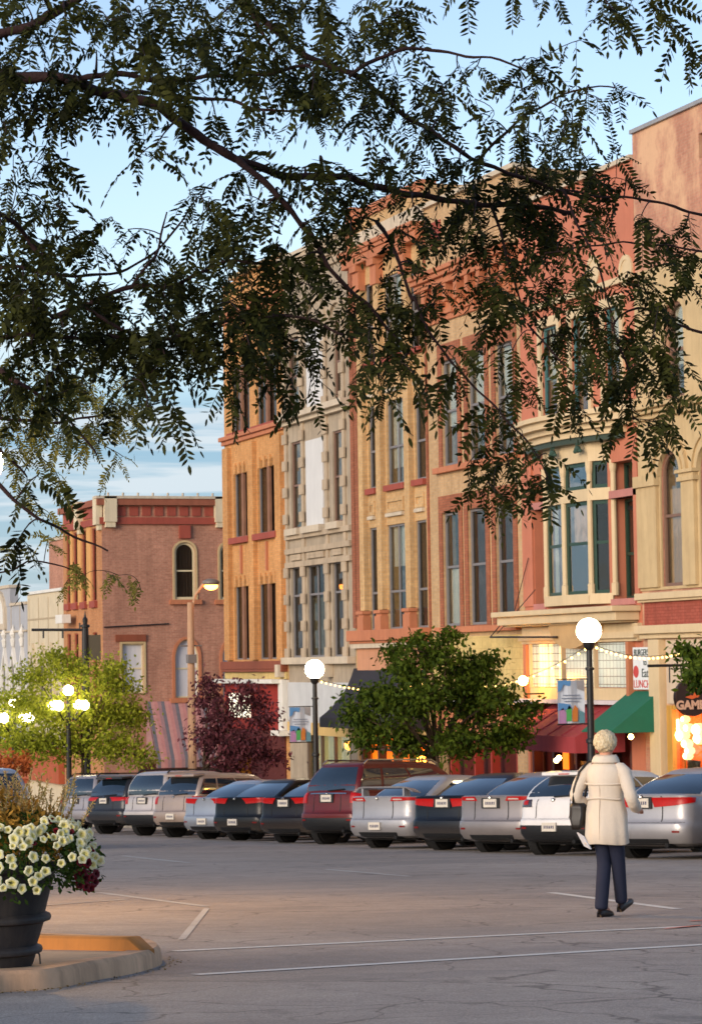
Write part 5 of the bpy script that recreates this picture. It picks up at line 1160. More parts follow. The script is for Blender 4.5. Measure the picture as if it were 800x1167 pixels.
# ------------------------------------------------------------------ street furniture
IRON = flat('black_iron', (24, 22, 22)); GLOBE = emis('lit_globe', (255, 232, 190), 16)
def banner(parent, c, along, w, h):
    r0 = empty('street_banner', c, 'pale blue street banner with green and orange figures hanging from the '+parent, 'banner', 'banners on the lamp posts')
    return r0
def lamp(px, py, X, label, blabel):
    y, z = FS(px, py, X); g = gz(X, y)+.15; rt = empty('street_lamp', (X, y, g), label, 'street lamp', 'globe street lamps'); h = z-g
    mb = MB(); mb.lathe([(.24, -.1), (.24, .12), (.2, .18), (.17, .5), (.12, .62), (.10, .8), (.088, 1.0), (.082, h*.45), (.11, h*.455), (.11, h*.47), (.078, h*.475), (.07, h-.85), (.10, h-.84), (.10, h-.8), (.065, h-.78), (.06, h-.42), (.11, h-.36), (.13, h-.27), (.14, h-.24)], (X, y, g), 16); smooth_angle(mb.build('post', IRON, rt), 40)
    mb = MB(); mb.ball((X, y, z), .27, 28); mb.build('globe', GLOBE, rt, smooth=True)
    # banner towards the image left, i.e. along -x from the post
    zt = FS(px, py+56 if px > 500 else py+43, X)[1]; zb = FS(px, py+105 if px > 500 else py+82, X)[1]; w = .62
    bn = empty('street_banner', (X-.12-w, y, zb), blabel, 'banner', 'banners on the lamp posts')
    mb = MB(); mb.tube([(X, y, zt+.02), (X-.16-w, y, zt+.02)], .016, 6); mb.tube([(X, y, zb-.02), (X-.16-w, y, zb-.02)], .016, 6); mb.build('rod', IRON, bn)
    x0, x1 = X-.14-w, X-.14; hh = zt-zb
    mb = MB(); n = 8; vs = []
    for k in range(n+1):
        xx = x0+(x1-x0)*k/n; yy = y+.02*math.sin(k*1.3); vs += [(xx, yy, zb), (xx, yy, zt), (xx, yy+.006, zb), (xx, yy+.006, zt)]
    mb.add(vs, [(4*k, 4*k+4, 4*k+5, 4*k+1) for k in range(n)]+[(4*k+2, 4*k+3, 4*k+7, 4*k+6) for k in range(n)]); mb.build('cloth', plaster('banner_pale', (196, 202, 210), .1, .8, 5, .05), bn)
    def fig(name, col, pts):
        mb = MB(); mb.prism([(x0+a*(x1-x0), y-.028, zb+b_*hh) for a, b_ in pts], (0, .006, 0)); mb.build(name, col, bn)
    BL = flat('banner_blue', (88, 140, 190), .8); fig('sky_patch', BL, [(.0, .72), (.12, .78), (.2, .9), (.45, .86), (.5, 1), (0, 1)]); fig('sky_patch', BL, [(.0, .3), (.5, .34), (.45, .44), (.0, .48)])
    fig('violet_figure', flat('banner_violet', (176, 130, 170), .8), [(.02, .0), (.28, .0), (.3, .22), (.18, .36), (.04, .3)]); fig('green_figure', flat('banner_green', (80, 170, 90), .8), [(.3, .05), (.48, .05), (.5, .34), (.4, .42), (.3, .3)])
    fig('orange_figure', flat('banner_orange', (200, 120, 50), .8), [(.52, .04), (.72, .04), (.74, .34), (.62, .42), (.52, .28)]); fig('teal_figure', flat('banner_teal', (96, 140, 150), .8), [(.76, .0), (.98, .0), (.98, .24), (.8, .3)])
    fig('grey_patch', flat('banner_grey', (150, 146, 146), .8), [(.72, .8), (.98, .74), (.98, 1), (.7, 1)])
    for k, (a0, a1) in enumerate(((.18, .82), (.12, .88), (.22, .8))):
        fig('faint_line', flat('banner_print', (120, 130, 150), .8), [(a0, .64-.07*k), (a1, .64-.07*k), (a1, .66-.07*k), (a0, .66-.07*k)])
    return rt, (X, y, z), h
_, L1, h1 = lamp(671, 719, 23.6, 'tall black street lamp with glowing round globe left of the walking woman', 'pale blue banner with green and orange figures on the nearer lamp beside the red awning')
_, L2, h2 = lamp(358.5, 763, 23.6, 'farther black street lamp with glowing round globe by the grey stone building', 'blue banner with green and orange figures on the farther lamp by the pale shop')
# cut off lamp near the left edge (only its glow shows), standing on the near side
gp = at(-27, 527, 27); rt = empty('street_lamp', (gp[0], gp[1], gz(gp[0], gp[1])), 'glowing globe lamp mostly outside the left edge, half hidden by honeylocust leaves', 'street lamp', 'globe street lamps')
h = gp[2]-gz(gp[0], gp[1]); mb = MB(); mb.lathe([(.24, 0), (.2, .2), (.12, .6), (.09, 1), (.07, h-.4), (.13, h-.25)], (gp[0], gp[1], gz(gp[0], gp[1])), 16); mb.build('post', IRON, rt)
mb = MB(); mb.ball(gp, .27, 24); mb.build('globe', emis('amber_globe', (255, 192, 98), 260), rt, smooth=True)
# five globe cluster lamps far left
def cluster(px, py, X, label):
    y, z = FS(px, py, X); g = gz(X, y)+.15; rt = empty('cluster_lamp', (X, y, g), label, 'street lamp', 'five globe lamps by the yellow tree')
    mb = MB(); h = z-g; mb.lathe([(.26, -.1), (.2, .3), (.1, .8), (.08, h-.3), (.06, h+.3), (.1, h+.34)], (X, y, g), 12)
    for k in range(4):
        a = math.pi/4+k*math.pi/2; mb.tube([(X, y, z-.35), (X+.3*math.cos(a), y+.3*math.sin(a), z-.5), (X+.62*math.cos(a), y+.62*math.sin(a), z-.2)], .03, 6)
    mb.build('post', IRON, rt)
    for k in range(4):
        a = math.pi/4+k*math.pi/2; mb = MB(); mb.ball((X+.62*math.cos(a), y+.62*math.sin(a), z+.0), .17, 16); mb.build('globe', emis('cluster_globe', (255, 236, 200), 11), rt, smooth=True)
    mb = MB(); mb.ball((X, y, z+.5), .18, 16); mb.build('globe', emis('cluster_globe', (255, 236, 200), 11), rt, smooth=True)
cluster(16, 818, 19.1, 'five globe cluster street lamp nearest the left edge'); cluster(78, 804, 20.6, 'five globe cluster street lamp glowing through the yellow green tree')
# cobra head light
y_, z_ = FS(217, 690, 25); g = gz(25, y_); rt = empty('cobra_street_light', (25, y_, g), 'tall pale pole with a curved arm and lit cobra head lamp', 'street light')
CONCP = plaster('pale_pole', (190, 150, 118), .2, .8, 6, .3); mb = MB(); mb.tube([(25, y_, g), (25, y_, z_-1), (25, y_, z_+.1)], [.17, .12, .11], 12); mb.build('pole', CONCP, rt)
hy, hz = FS(240, 666, 25)
hd = at(240.5, 666, np.dot(np.array([25, y_, z_]), CF)); mb = MB(); mb.tube([(25, y_, z_-.3), (25+.25*(hd[0]-25), y_+.25*(hd[1]-y_), z_+.35), (25+.6*(hd[0]-25), y_+.6*(hd[1]-y_), hd[2]-.0), (hd[0], hd[1], hd[2]+.12)], .05, 8); mb.build('arm', CONCP, rt)
mb = MB(); mb.ball((hd[0], hd[1], hd[2]+.06), .3, 16, .45); mb.build('housing', flat('lamp_housing', (120, 110, 100), .5), rt, smooth=True); mb = MB(); mb.ball((hd[0], hd[1], hd[2]-.06), .24, 16, .6); mb.build('lens', emis('sodium_lens', (255, 150, 66), 7), rt, smooth=True)
mb = MB(); mb.tube([(24.6, y_, z_-1.4), (25.4, y_, z_-1.4)], .03, 6); mb.box(24.85, 25.15, y_-.2, y_+.1, z_-2.0, z_-1.7); mb.build('crossbar', flat('grey_metal', (120, 110, 104), .5), rt)
# ornate sign mast with long arm
y_, z_ = FS(97, 706, 22.5); X_ = 22.5; g = gz(X_, y_); rt = empty('sign_mast', (X_, y_, g), 'dark ornate mast with a long horizontal arm rising above the yellow green tree', 'mast')
mb = MB(); h = z_-g; mb.lathe([(.2, 0), (.16, .5), (.13, h-1.2), (.12, h-.3), (.17, h-.28), (.17, h-.2), (.08, h-.18), (.10, h-.0), (.04, h+.1), (.01, h+.3)], (X_, y_, g), 12); mb.build('post', IRON, rt)
dep = np.dot(np.array([X_, y_, z_]), CF); e_ = at(36, 718, dep); s_ = at(97, 718, dep); mb = MB(); mb.tube([s_, e_], .05, 8)
for t in (.42, .78): q = s_+(e_-s_)*t; mb.tube([q, q-np.array([0, 0, .3])], .035, 6)
mb.tube([s_+(e_-s_)*.1, s_+(e_-s_)*.1+np.array([0, 0, .25])], .03, 6); mb.build('arm', IRON, rt)
q0 = at(106, 738, dep); mb = MB(); mb.box(q0[0]-.28, q0[0]+.28, q0[1]-.04, q0[1]+.04, q0[2]-.45, q0[2]+.45); mb.build('sign_plate', flat('dull_green_plate', (92, 84, 68), .6), rt)
mb = MB(); mb.tube([at(98, 730, dep), at(106, 730, dep)], .02, 6); mb.build('plate_bracket', IRON, rt)
# pot plant sized yellow sign by the purple tree
q = at(279, 870, 80); yg = empty('yellow_sign', (q[0], q[1], gz(q[0], q[1])), 'small yellow sign on a post below the purple tree', 'sign'); mb = MB(); mb.box(q[0]-.2, q[0]+.2, q[1]-.02, q[1]+.02, q[2]-.4, q[2]+.35); mb.build('plate', flat('yellow_plate', (206, 150, 30), .5), yg); mb = MB(); mb.tube([(q[0], q[1]+.04, gz(q[0], q[1])), (q[0], q[1]+.04, q[2]+.2)], .03, 6); mb.build('post', IRON, yg)
# string lights
def strings(P, Q, sag, nb, label):
    P = np.array(P, float); Q = np.array(Q, float); rt = empty('string_lights', tuple((P+Q)/2), label, 'string lights'); pts = [P+(Q-P)*t-np.array([0, 0, sag*4*t*(1-t)]) for t in np.linspace(0, 1, 40)]
    mb = MB(); mb.tube(pts, .008, 5); mb.build('cable', IRON, rt)
    for k in range(nb):
        t = (k+.5)/nb; p_ = P+(Q-P)*t-np.array([0, 0, sag*4*t*(1-t)+.05]); mb = MB(); mb.ball(p_, .032, 8); mb.build('bulb', emis('string_bulb', (255, 200, 110), 3), rt, smooth=True)
strings((L2[0], L2[1], L2[2]-.25), (27.7, YS(500, 770), ZS(500, 776)), .25, 26, 'string of small warm bulbs from the farther lamp to the shop fronts')
strings((L1[0], L1[1], L1[2]-.25), (27.7, YS(800, 738), ZS(800, 738)), .25, 22, 'string of small warm bulbs from the nearer lamp across the cream fronts')
strings((27.2, YS(560, 770), ZS(560, 779)), (L1[0], L1[1], L1[2]-.3), .3, 22, 'string of small warm bulbs before the yellow fascia')

# ------------------------------------------------------------------ street trees
def leafmesh(mb, c, dirv, nrm, L, Wd):
    d = dirv/np.linalg.norm(dirv); s_ = np.cross(d, nrm); s_ /= np.linalg.norm(s_)+1e-9
    mb.v += [tuple(c), tuple(c+d*L*.5+s_*Wd*.5), tuple(c+d*L), tuple(c+d*L*.5-s_*Wd*.5)]; b = len(mb.v)-4; mb.f.append((b, b+1, b+2, b+3)); mb.mi.append(0)
def street_tree(name, label, base, trunk_h, blobs, nleaf, lsize, lm, bm, tr=.09, name_group=None, seed=1, clump=.42, tilt=0):
    rg = np.random.default_rng(seed); base = np.array(base, float); rt = empty(name, tuple(base), label, 'tree', name_group)
    top = base+np.array([tilt, 0, trunk_h]); mb = MB(); mb.tube([base-np.array([0, 0, .2]), base+(top-base)*.5+rg.normal(0, .04, 3), top], [tr, tr*.8, tr*.6], 10)
    tips = []
    tot = sum(b_[3]*b_[4] for b_ in blobs)
    for (bx, by, bz_, rh, rv) in blobs:
        c = np.array([bx, by, bz_]); st = top+(rg.random()-.4)*np.array([0, 0, .5]); mid = (st+c)/2+np.array([0, 0, .12]); mb.tube([st, mid, c], [tr*.5, tr*.3, tr*.15], 6)
        nb = max(5, int(14*rh*rv/(tot/len(blobs))))
        for _ in range(nb):
            v = rg.normal(size=3); v /= np.linalg.norm(v); r_ = rg.random()**.4; e_ = c+v*np.array([rh, rh, rv])*r_; mb.tube([c+(e_-c)*.1, (c+e_)/2+rg.normal(0, .06, 3), e_], [tr*.16, tr*.1, tr*.04], 4); tips.append((e_, r_, max(.5, min(1.1, rh)))); tips.append(((c+e_)/2, r_*.5, .8))
    mb.build('trunk', bm, rt, smooth=True)
    mb = MB(); per = max(1, nleaf//len(tips))
    for e_, r_, sc in tips:
        k = int(per*rg.uniform(.4, 1.6)); P = e_+rg.normal(size=(k, 3))*np.array([clump, clump, clump*.62])*sc
        for q in P: leafmesh(mb, q, rg.normal(size=3)+np.array([0, 0, -.6]), rg.normal(size=3)+np.array([0, 0, .8]), lsize*rg.uniform(.7, 1.3), lsize*rg.uniform(.4, .6))
    mb.build('crown', lm, rt)
    return rt
def blobs_px(lst, dep):
    out = []
    for px, py, rx, ry in lst:
        dz = rng.uniform(-.8, .8); q = at(px, py, dep+dz); k = dep/FPX; out.append((q[0], q[1], q[2], rx*k, ry*k))
    return out
LG = leafmat('street_leaf_green', (38, 58, 16), (88, 104, 30), .3); LY = leafmat('street_leaf_yellow', (92, 110, 30), (172, 176, 58), .4); LP = leafmat('street_leaf_purple', (44, 20, 26), (112, 62, 68), .2)
BK = bark('street_bark', (86, 70, 56))
q = at(498, 900, 65); bx_, by_ = q[0], q[1]
street_tree('street_tree', 'rounded green street tree hiding the yellow fascia behind the parked cars', (bx_, by_, gz(bx_, by_)+.15), 1.9,
  blobs_px([(492, 745, 34, 20), (462, 760, 34, 20), (525, 765, 40, 24), (440, 800, 42, 24), (480, 800, 50, 34), (530, 800, 46, 34), (570, 795, 30, 18), (585, 818, 26, 16), (420, 826, 30, 20), (465, 845, 40, 22), (520, 845, 50, 24), (570, 838, 34, 22), (545, 770, 26, 18), (478, 730, 12, 7), (512, 726, 8, 7), (402, 812, 10, 7), (600, 806, 9, 6), (448, 742, 9, 6), (590, 838, 10, 9), (410, 850, 12, 8), (560, 752, 9, 6), (425, 790, 10, 7)], 65), 17000, .15, LG, BK, seed=3, clump=.25)
q = at(95, 900, 90); street_tree('street_tree', 'yellow green street tree glowing in front of the gothic windows at left', (q[0], q[1], gz(q[0], q[1])+.15), 2.4,
  blobs_px([(40, 770, 30, 14), (85, 765, 34, 16), (130, 782, 30, 18), (20, 800, 34, 20), (60, 812, 40, 22), (105, 812, 40, 24), (145, 815, 26, 20), (30, 845, 36, 20), (80, 850, 40, 20), (125, 848, 36, 20), (150, 860, 22, 12), (0, 830, 30, 24), (60, 748, 20, 9), (128, 762, 16, 9)], 90), 19000, .15, LY, BK, seed=5, clump=.42)
q = at(232, 900, 80); street_tree('purple_leaf_tree', 'dark purple leaved street tree before the red fascia', (q[0], q[1], gz(q[0], q[1])+.15), 1.7,
  blobs_px([(240, 795, 14, 18), (250, 815, 24, 20), (285, 800, 24, 18), (240, 845, 24, 24), (275, 850, 34, 24), (305, 862, 22, 18), (300, 820, 18, 16), (258, 872, 36, 12), (238, 778, 8, 8), (282, 785, 10, 8)], 80), 5600, .15, LP, BK, seed=8, clump=.32)
q = at(850, 900, 50); street_tree('street_tree', 'small green tree whose twigs reach in from the right edge before the round sign', (q[0], q[1], gz(q[0], q[1])+.15), 2.4,
  blobs_px([(835, 740, 22, 20), (812, 762, 14, 12), (850, 780, 30, 26), (800, 748, 7, 10), (790, 765, 8, 6), (784, 742, 6, 4), (796, 775, 8, 5), (830, 800, 16, 14)], 50), 5200, .14, LG, BK, seed=12, clump=.22)
# flower boxes behind the parked row far left
mb = MB()
for k in range(500):
    q = at(rng.uniform(-10, 34), rng.normal(873, 6), 84+rng.uniform(-1, 1)); leafmesh(mb, q, rng.normal(size=3), rng.normal(size=3), .18, .1)
tag(mb.build('red_shrub', leafmat('red_shrub_leaf', (130, 62, 30), (196, 110, 56), .3)), 'low orange red shrubs under the yellow green tree', 'shrub', kind='stuff')
# ------------------------------------------------------------------ overhanging honeylocust
def honeylocust(name, label, skel, rows, cell, trunk, lm, bm, kleaf, leafL, seed, zj=.35, nleaf=(3, 6), y0px=0, tw=1.0):
    rg = np.random.default_rng(seed)
    rt = empty(name, tuple(trunk[0]), label, 'tree')
    nodes = []; mb = MB()
    mb.tube(trunk, [.2, .17, .15, .13][:len(trunk)], 14)
    for pts, r0, r1 in skel:
        P = [np.array(p, float) for p in pts]; D_ = []
        for i in range(len(P)-1):
            p0, p1, p2, p3 = P[max(i-1, 0)], P[i], P[i+1], P[min(i+2, len(P)-1)]
            n = max(2, int(np.linalg.norm((p2-p1)[:2])/9))
            for k in range(n):
                t = k/n; D_.append(.5*((2*p1)+(-p0+p2)*t+(2*p0-5*p1+4*p2-p3)*t*t+(-p0+3*p1-3*p2+p3)*t**3))
        D_.append(P[-1]); D_ = np.array(D_); ph = rg.random(4)*6
        for i in range(len(D_)): D_[i, 1] += 1.6*math.sin(i*.55+ph[0])+1.0*math.sin(i*1.3+ph[1]); D_[i, 0] += 1.1*math.sin(i*.8+ph[2])
        W3 = [at(*q) for q in D_]; n = len(W3); rad = [r0+(r1-r0)*(i/(n-1))**.8 for i in range(n)]
        mb.tube(W3, [r*(1+.10*math.sin(i*1.7+ph[3])) for i, r in enumerate(rad)], 8)
        for i, w in enumerate(W3): nodes.append((*D_[i], rad[i]))
    NP = np.array([n[:3] for n in nodes]); NR = [n[3] for n in nodes]
    # leaf clusters
    K = {0: 0, 1: .3, 2: .7, 3: 1.3, 4: 2.2, 5: 3.4, 6: 4.9, 7: 7.0, 8: 10, 9: 13.5}
    cl = []
    for j, row in enumerate(rows):
        for i, ch in enumerate(row):
            m = K[int(ch)]*kleaf/((nleaf[0]+nleaf[1])/2); c = int(m)+(rg.random() < m-int(m))
            for _ in range(c): cl.append((i*cell+rg.random()*cell, y0px+j*cell+rg.random()*cell-20*cell/40))
    cl = np.array(cl); d = np.array([np.min(np.hypot(*(NP[:, :2]-c).T)) for c in cl]); cl = cl[np.argsort(d)]
    lv = []; lf = []; twigs = MB(); LF = []
    for c in cl:
        dd = np.hypot(*(NP[:, :2]-c).T)+.0; k = int(np.argmin(dd+rg.random(len(dd))*6)); base = NP[k]
        z = base[2]+rg.normal(0, zj)*(.3+min(1, dd[k]/60)); z = min(max(z, base[2]-1.1), base[2]+1.3)
        A = at(*base); B = at(c[0], c[1], z); L_ = np.linalg.norm(B-A)
        mid = (A+B)/2+np.array([0, 0, .10*L_])+rg.normal(0, .04*L_, 3); ts = np.linspace(0, 1, 6); C = [A*(1-t)**2+mid*2*t*(1-t)+B*t*t for t in ts]
        r0 = min(NR[k]*.6, .0055*tw); twigs.tube(C, [r0+(.0014*tw-r0)*t for t in ts], 5, cap=False)
        P_ = [base*(1-t)**2+((base+np.array([c[0], c[1], z]))/2+np.array([0, -.1*L_*FPX/z, 0]))*2*t*(1-t)+np.array([c[0], c[1], z])*t*t for t in ts[2:]]
        NP = np.vstack([NP]+[p[None] for p in P_]); NR += [max(.0016, r0*.7)]*4
        tdir = (C[-1]-C[-2]); tdir /= np.linalg.norm(tdir)+1e-9
        for q in range(rg.integers(nleaf[0], nleaf[1]+1)):
            t = 1-.75*rg.random()**1.3 if q else 1.0; o = A*(1-t)**2+mid*2*t*(1-t)+B*t*t
            h = rg.normal(size=3); h[2] = 0; h /= np.linalg.norm(h)+1e-9; dr = h*rg.uniform(.35, 1.1)+tdir*.5+np.array([0, 0, rg.uniform(-.95, .1)]); LF.append((o, dr/np.linalg.norm(dr)))
    V = []; F = []; nv = 0; rach = MB()
    for o, dr in LF:
        Lf = leafL*rg.uniform(.6, 1.25); npair = int(rg.integers(7, 12)); s_ = np.cross(dr, rg.normal(size=3)*.5+np.array([0, 0, 1.])); s_ /= np.linalg.norm(s_)+1e-9
        n_ = np.cross(s_, dr); pts = []; p = o.copy(); d_ = dr.copy(); st = Lf/(npair+1.5)
        for k in range(npair+2):
            pts.append(p.copy()); d_ = d_+np.array([0, 0, -.085]); d_ /= np.linalg.norm(d_); p = p+d_*st
        rach.tube([pts[0], pts[len(pts)//2], pts[-2]], .0009*tw, 3, cap=False)
        ll = Lf*.20*rg.uniform(.85, 1.15)
        for k in range(1, npair+2):
            for sg in (-1, 1) if k <= npair else (0,):
                if rg.random() < .06: continue
                q = pts[k]+(0 if sg > 0 else st*.35)*d_; ax = pts[min(k+1, len(pts)-1)]-pts[k-1]; ax /= np.linalg.norm(ax)+1e-9
                dirv = ax*(.42 if sg else 1)+s_*sg*.9+n_*rg.normal(0, .22)+np.array([0, 0, -.18]); dirv /= np.linalg.norm(dirv)
                wv = np.cross(dirv, n_+s_*rg.normal(0, .5)+rg.normal(0, .3, 3)); wv /= np.linalg.norm(wv)+1e-9; l = ll*rg.uniform(.8, 1.15)*(1-.35*abs(k/(npair+1)-.45)); w = l*.19
                for a_, b_ in ((0, 0), (.28, .95), (.65, .9), (1, .12), (1, -.12), (.65, -.9), (.28, -.95)): V.append(q+dirv*l*a_+wv*w*b_)
                F.append(tuple(range(nv, nv+7))); nv += 7
    o = mb.build('trunk', bm, rt, smooth=True); 
    o = twigs.build('twigs', bm, rt, smooth=True); ro = rach.build('leaf_stalks', lm, rt)
    ld = MB(); ld.v = V; ld.f = F; ld.mi = [0]*len(F); ld.build('foliage', lm, rt)
    return rt
ROWS = ["66677778766625431650", "65466776565222003104", "98657756877556551200", "66554446666565366520", "43042223235543465300",
        "65010046777566766621", "57422676553677786543", "77645677752247686366", "78767777753555677665", "88888898657754356765",
        "76568788637652537576", "77355225503452505665", "11001300100014602460", "22110000000005740030", "22000000000004250000", "12200000000000000000", "11100000000000000000"]
TZ = 6.6
SK = [([(-420, -60, 6.4), (-200, 70, 6.4), (0, 84, 6.5), (75, 91, 6.5), (120, 104, 6.6), (180, 122, 6.6), (230, 156, 6.7), (270, 182, 6.7), (330, 199, 6.8), (400, 204, 6.9), (480, 224, 7.0), (560, 232, 7.1), (650, 240, 7.2)], .024, .006),
      ([(270, 182, 6.7), (315, 220, 6.6), (355, 270, 6.6), (372, 300, 6.5), (420, 350, 6.5), (465, 400, 6.4)], .010, .003),
      ([(-420, -60, 6.4), (-150, 60, 6.1), (-30, 42, 6.1), (40, 26, 6.1), (85, 0, 6.1), (150, -40, 6.2)], .018, .010),
      ([(150, -60, 6.9), (255, -15, 6.9), (310, 32, 6.9), (350, 62, 7.0), (400, 84, 7.0), (440, 112, 7.0), (490, 150, 7.1), (545, 182, 7.1), (610, 208, 7.2), (700, 232, 7.3)], .012, .004),
      ([(75, 91, 6.5), (130, 85, 6.3), (200, 90, 6.3), (300, 82, 6.3), (355, 74, 6.3)], .008, .004),
      ([(120, 104, 6.6), (240, 112, 6.9), (300, 124, 6.9), (370, 122, 7.0)], .007, .003),
      ([(400, 84, 7.0), (430, 66, 6.7), (480, 55, 6.7), (530, 62, 6.7), (580, 72, 6.6), (625, 95, 6.6)], .006, .002),
      ([(545, 182, 7.1), (600, 130, 6.8), (650, 105, 6.8), (700, 98, 6.7)], .005, .002),
      ([(-420, -60, 6.4), (-200, 140, 6.0), (-60, 215, 6.0), (0, 243, 6.0), (30, 270, 6.1), (60, 308, 6.1), (100, 350, 6.2), (150, 380, 6.2)], .014, .004),
      ([(-200, 140, 6.0), (-80, 290, 6.5), (30, 305, 6.5), (75, 314, 6.5), (125, 312, 6.6), (180, 284, 6.6), (215, 240, 6.6)], .009, .0025),
      ([(60, 360, 6.3), (128, 336, 6.4), (152, 326, 6.4), (200, 323, 6.4), (262, 298, 6.5), (320, 300, 6.5)], .008, .003),
      ([(152, 326, 6.4), (170, 300, 6.4), (180, 284, 6.5), (190, 240, 6.5)], .005, .002),
      ([(-200, 140, 6.0), (-60, 360, 6.1), (60, 382, 6.1), (130, 385, 6.2), (200, 383, 6.2), (250, 368, 6.3), (330, 360, 6.3), (390, 380, 6.3)], .010, .003),
      ([(-100, 470, 5.9), (0, 555, 5.9), (50, 594, 5.9), (85, 612, 6.0), (122, 626, 6.0)], .008, .002),
      ([(-200, 140, 6.0), (-150, 380, 5.9), (-100, 470, 5.9)], .011, .008),
      ([(0, 420, 5.9), (40, 450, 5.9), (80, 478, 6.0), (110, 520, 6.0)], .006, .002), ([(-150, 380, 5.9), (-60, 400, 5.9), (0, 420, 5.9)], .008, .006),
      ([(470, 340, 6.6), (495, 385, 6.5), (525, 425, 6.5), (560, 460, 6.4), (600, 502, 6.4), (625, 548, 6.4)], .004, .0018), ([(430, 250, 6.9), (455, 300, 6.7), (470, 340, 6.6)], .006, .004),
      ([(1050, 180, 7.4), (850, 245, 7.2), (770, 235, 7.1), (720, 226, 7.1), (640, 216, 7.0)], .007, .003),
      ([(1050, 180, 7.4), (900, 330, 7.1), (800, 285, 7.0), (740, 280, 7.0), (690, 276, 6.9), (620, 290, 6.9)], .006, .002),
      ([(900, 330, 7.1), (830, 380, 6.9), (770, 370, 6.9), (735, 350, 6.9), (700, 368, 6.8), (715, 420, 6.8), (722, 480, 6.7)], .005, .002),
      ([(100, -120, 6.5), (400, -60, 6.5), (540, -35, 6.5), (680, -30, 6.4), (790, -40, 6.4), (1050, 180, 7.4)], .009, .007),
      ([(560, 232, 7.1), (580, 300, 6.9), (600, 370, 6.8)], .005, .002), ([(600, 370, 6.8), (640, 410, 6.7), (670, 440, 6.7)], .003, .002), ([(280, 0, 6.3), (255, -80, 6.3), (100, -120, 6.5)], .006, .006),
      ([(640, 216, 7.0), (680, 300, 6.8), (700, 368, 6.8)], .004, .002), ([(-420, -60, 6.4), (-100, -140, 6.5), (100, -120, 6.5), (150, -60, 6.9)], .016, .012), ([(280, 0, 6.3), (300, 40, 6.3), (340, 90, 6.3)], .005, .002)]
tb = at(-420, 900, 6.4); tg = gz(tb[0], tb[1])
trk = [np.array([tb[0], tb[1], tg-.1]), np.array([tb[0]-.04, tb[1], tg+1.2]), np.array([tb[0]+.03, tb[1]+.05, tg+2.4]), at(-420, -60, 6.4)]
LH = leafmat('honeylocust_leaf', (17, 20, 8), (62, 64, 24), .28); BH = bark('honeylocust_bark', (58, 40, 38))
honeylocust('honeylocust_tree', 'near honeylocust tree whose dark feathery leaves hang over the whole upper picture', SK, ROWS, 40, trk, LH, BH, 2.2, .122, 21)
# second, farther honeylocust: warm lamp glow painted into its golden leaves at the left
ROW2 = ["33320000", "66665200", "88887530", "88776410", "77664200", "55430000", "43200000", "22000000", "11232100", "33444300"]
SK2 = [([(-500, 250, 11.5), (-200, 430, 11.5), (-60, 470, 11.5), (0, 478, 11.5), (50, 480, 11.6), (100, 476, 11.6), (132, 470, 11.6)], .03, .004), ([(-60, 470, 11.5), (0, 510, 11.4), (30, 545, 11.4)], .012, .004), ([(-300, 380, 11.5), (-100, 640, 11.5), (0, 650, 11.5), (40, 640, 11.5), (80, 650, 11.5)], .012, .003)]
tb = at(-500, 900, 11.5); tg = gz(tb[0], tb[1]); trk = [np.array([tb[0], tb[1], tg-.1]), np.array([tb[0]+.05, tb[1], tg+1.2]), np.array([tb[0], tb[1]+.05, tg+2.2]), at(-500, 250, 11.5)]
honeylocust('honeylocust_tree', 'farther honeylocust with lamplight painted into its golden olive leaves at the left edge beside the glowing globe', SK2, ROW2, 30, trk, leafmat('lamplit_leaf', (70, 74, 30), (140, 130, 60), .4), BH, 1.9, .13, 33, zj=.4, y0px=390, tw=1.3)

# ------------------------------------------------------------------ flower planter
pc = at(-6, 1097, 16.0); pz = gz(pc[0], pc[1])+.114
pl_o = empty('flower_planter', (pc[0], pc[1], pz), 'large dark ribbed round planter standing on the near traffic island', 'planter')
mb = MB(); mb.lathe([(.225, 0), (.235, .02), (.25, .07), (.285, .082), (.292, .10), (.285, .118), (.258, .13), (.30, .262), (.338, .275), (.345, .293), (.338, .311), (.308, .325), (.37, .575), (.405, .585), (.415, .61), (.405, .635), (.35, .63), (.33, .56)], (pc[0], pc[1], pz), 56)
smooth_angle(mb.build('pot', plaster('dark_planter', (46, 44, 46), .35, .55, 30, .5, (86, 78, 70)), pl_o), 45)
mb = MB(); mb.lathe([(.001, .0), (.345, .0)], (pc[0], pc[1], pz+.57), 32, cap=False); mb.build('soil', flat('soil', (44, 32, 24), .95), pl_o)
mb = MB(); mb.tube([(pc[0]+.22, pc[1]-.12, pz+.10), (pc[0]+.25, pc[1]-.12, pz+.07), (pc[0]+.255, pc[1]-.12, pz+.01)], .006, 5); mb.build('drain_clip', flat('clip_metal', (70, 66, 60)), pl_o)
def mound(phi, t, sc=1):          # t 0 top .. 1 hanging edge
    r = .66*math.sin(min(1, t)*math.pi/2)**.8*sc*(1+.06*math.sin(3*phi)+.05*math.sin(7*phi+1)); z = .69+.25*math.cos(t*math.pi/2)-.05*t*t-.05*max(0, t-.7)*3+.02*math.sin(5*phi)
    return np.array([pc[0]+r*math.cos(phi), pc[1]+r*math.sin(phi), pz+z])
cam_phi = math.atan2(-pc[1], -pc[0])
pt_ = empty('petunia_plant', (pc[0], pc[1], pz+.6), 'mass of pale cream yellow petunias spilling over the dark planter', 'flowers')
mb = MB()
for k in range(5200):
    phi = rng.random()*6.283; t = rng.random()**.6*1.12; p = mound(phi, t, rng.uniform(.72, .99)); p[2] -= rng.random()**2*.07; leafmesh(mb, p, rng.normal(size=3)+np.array([math.cos(phi), math.sin(phi), -.3]), rng.normal(size=3)*.6+np.array([math.cos(phi)*.5, math.sin(phi)*.5, .8]), rng.uniform(.03, .055), rng.uniform(.018, .028))
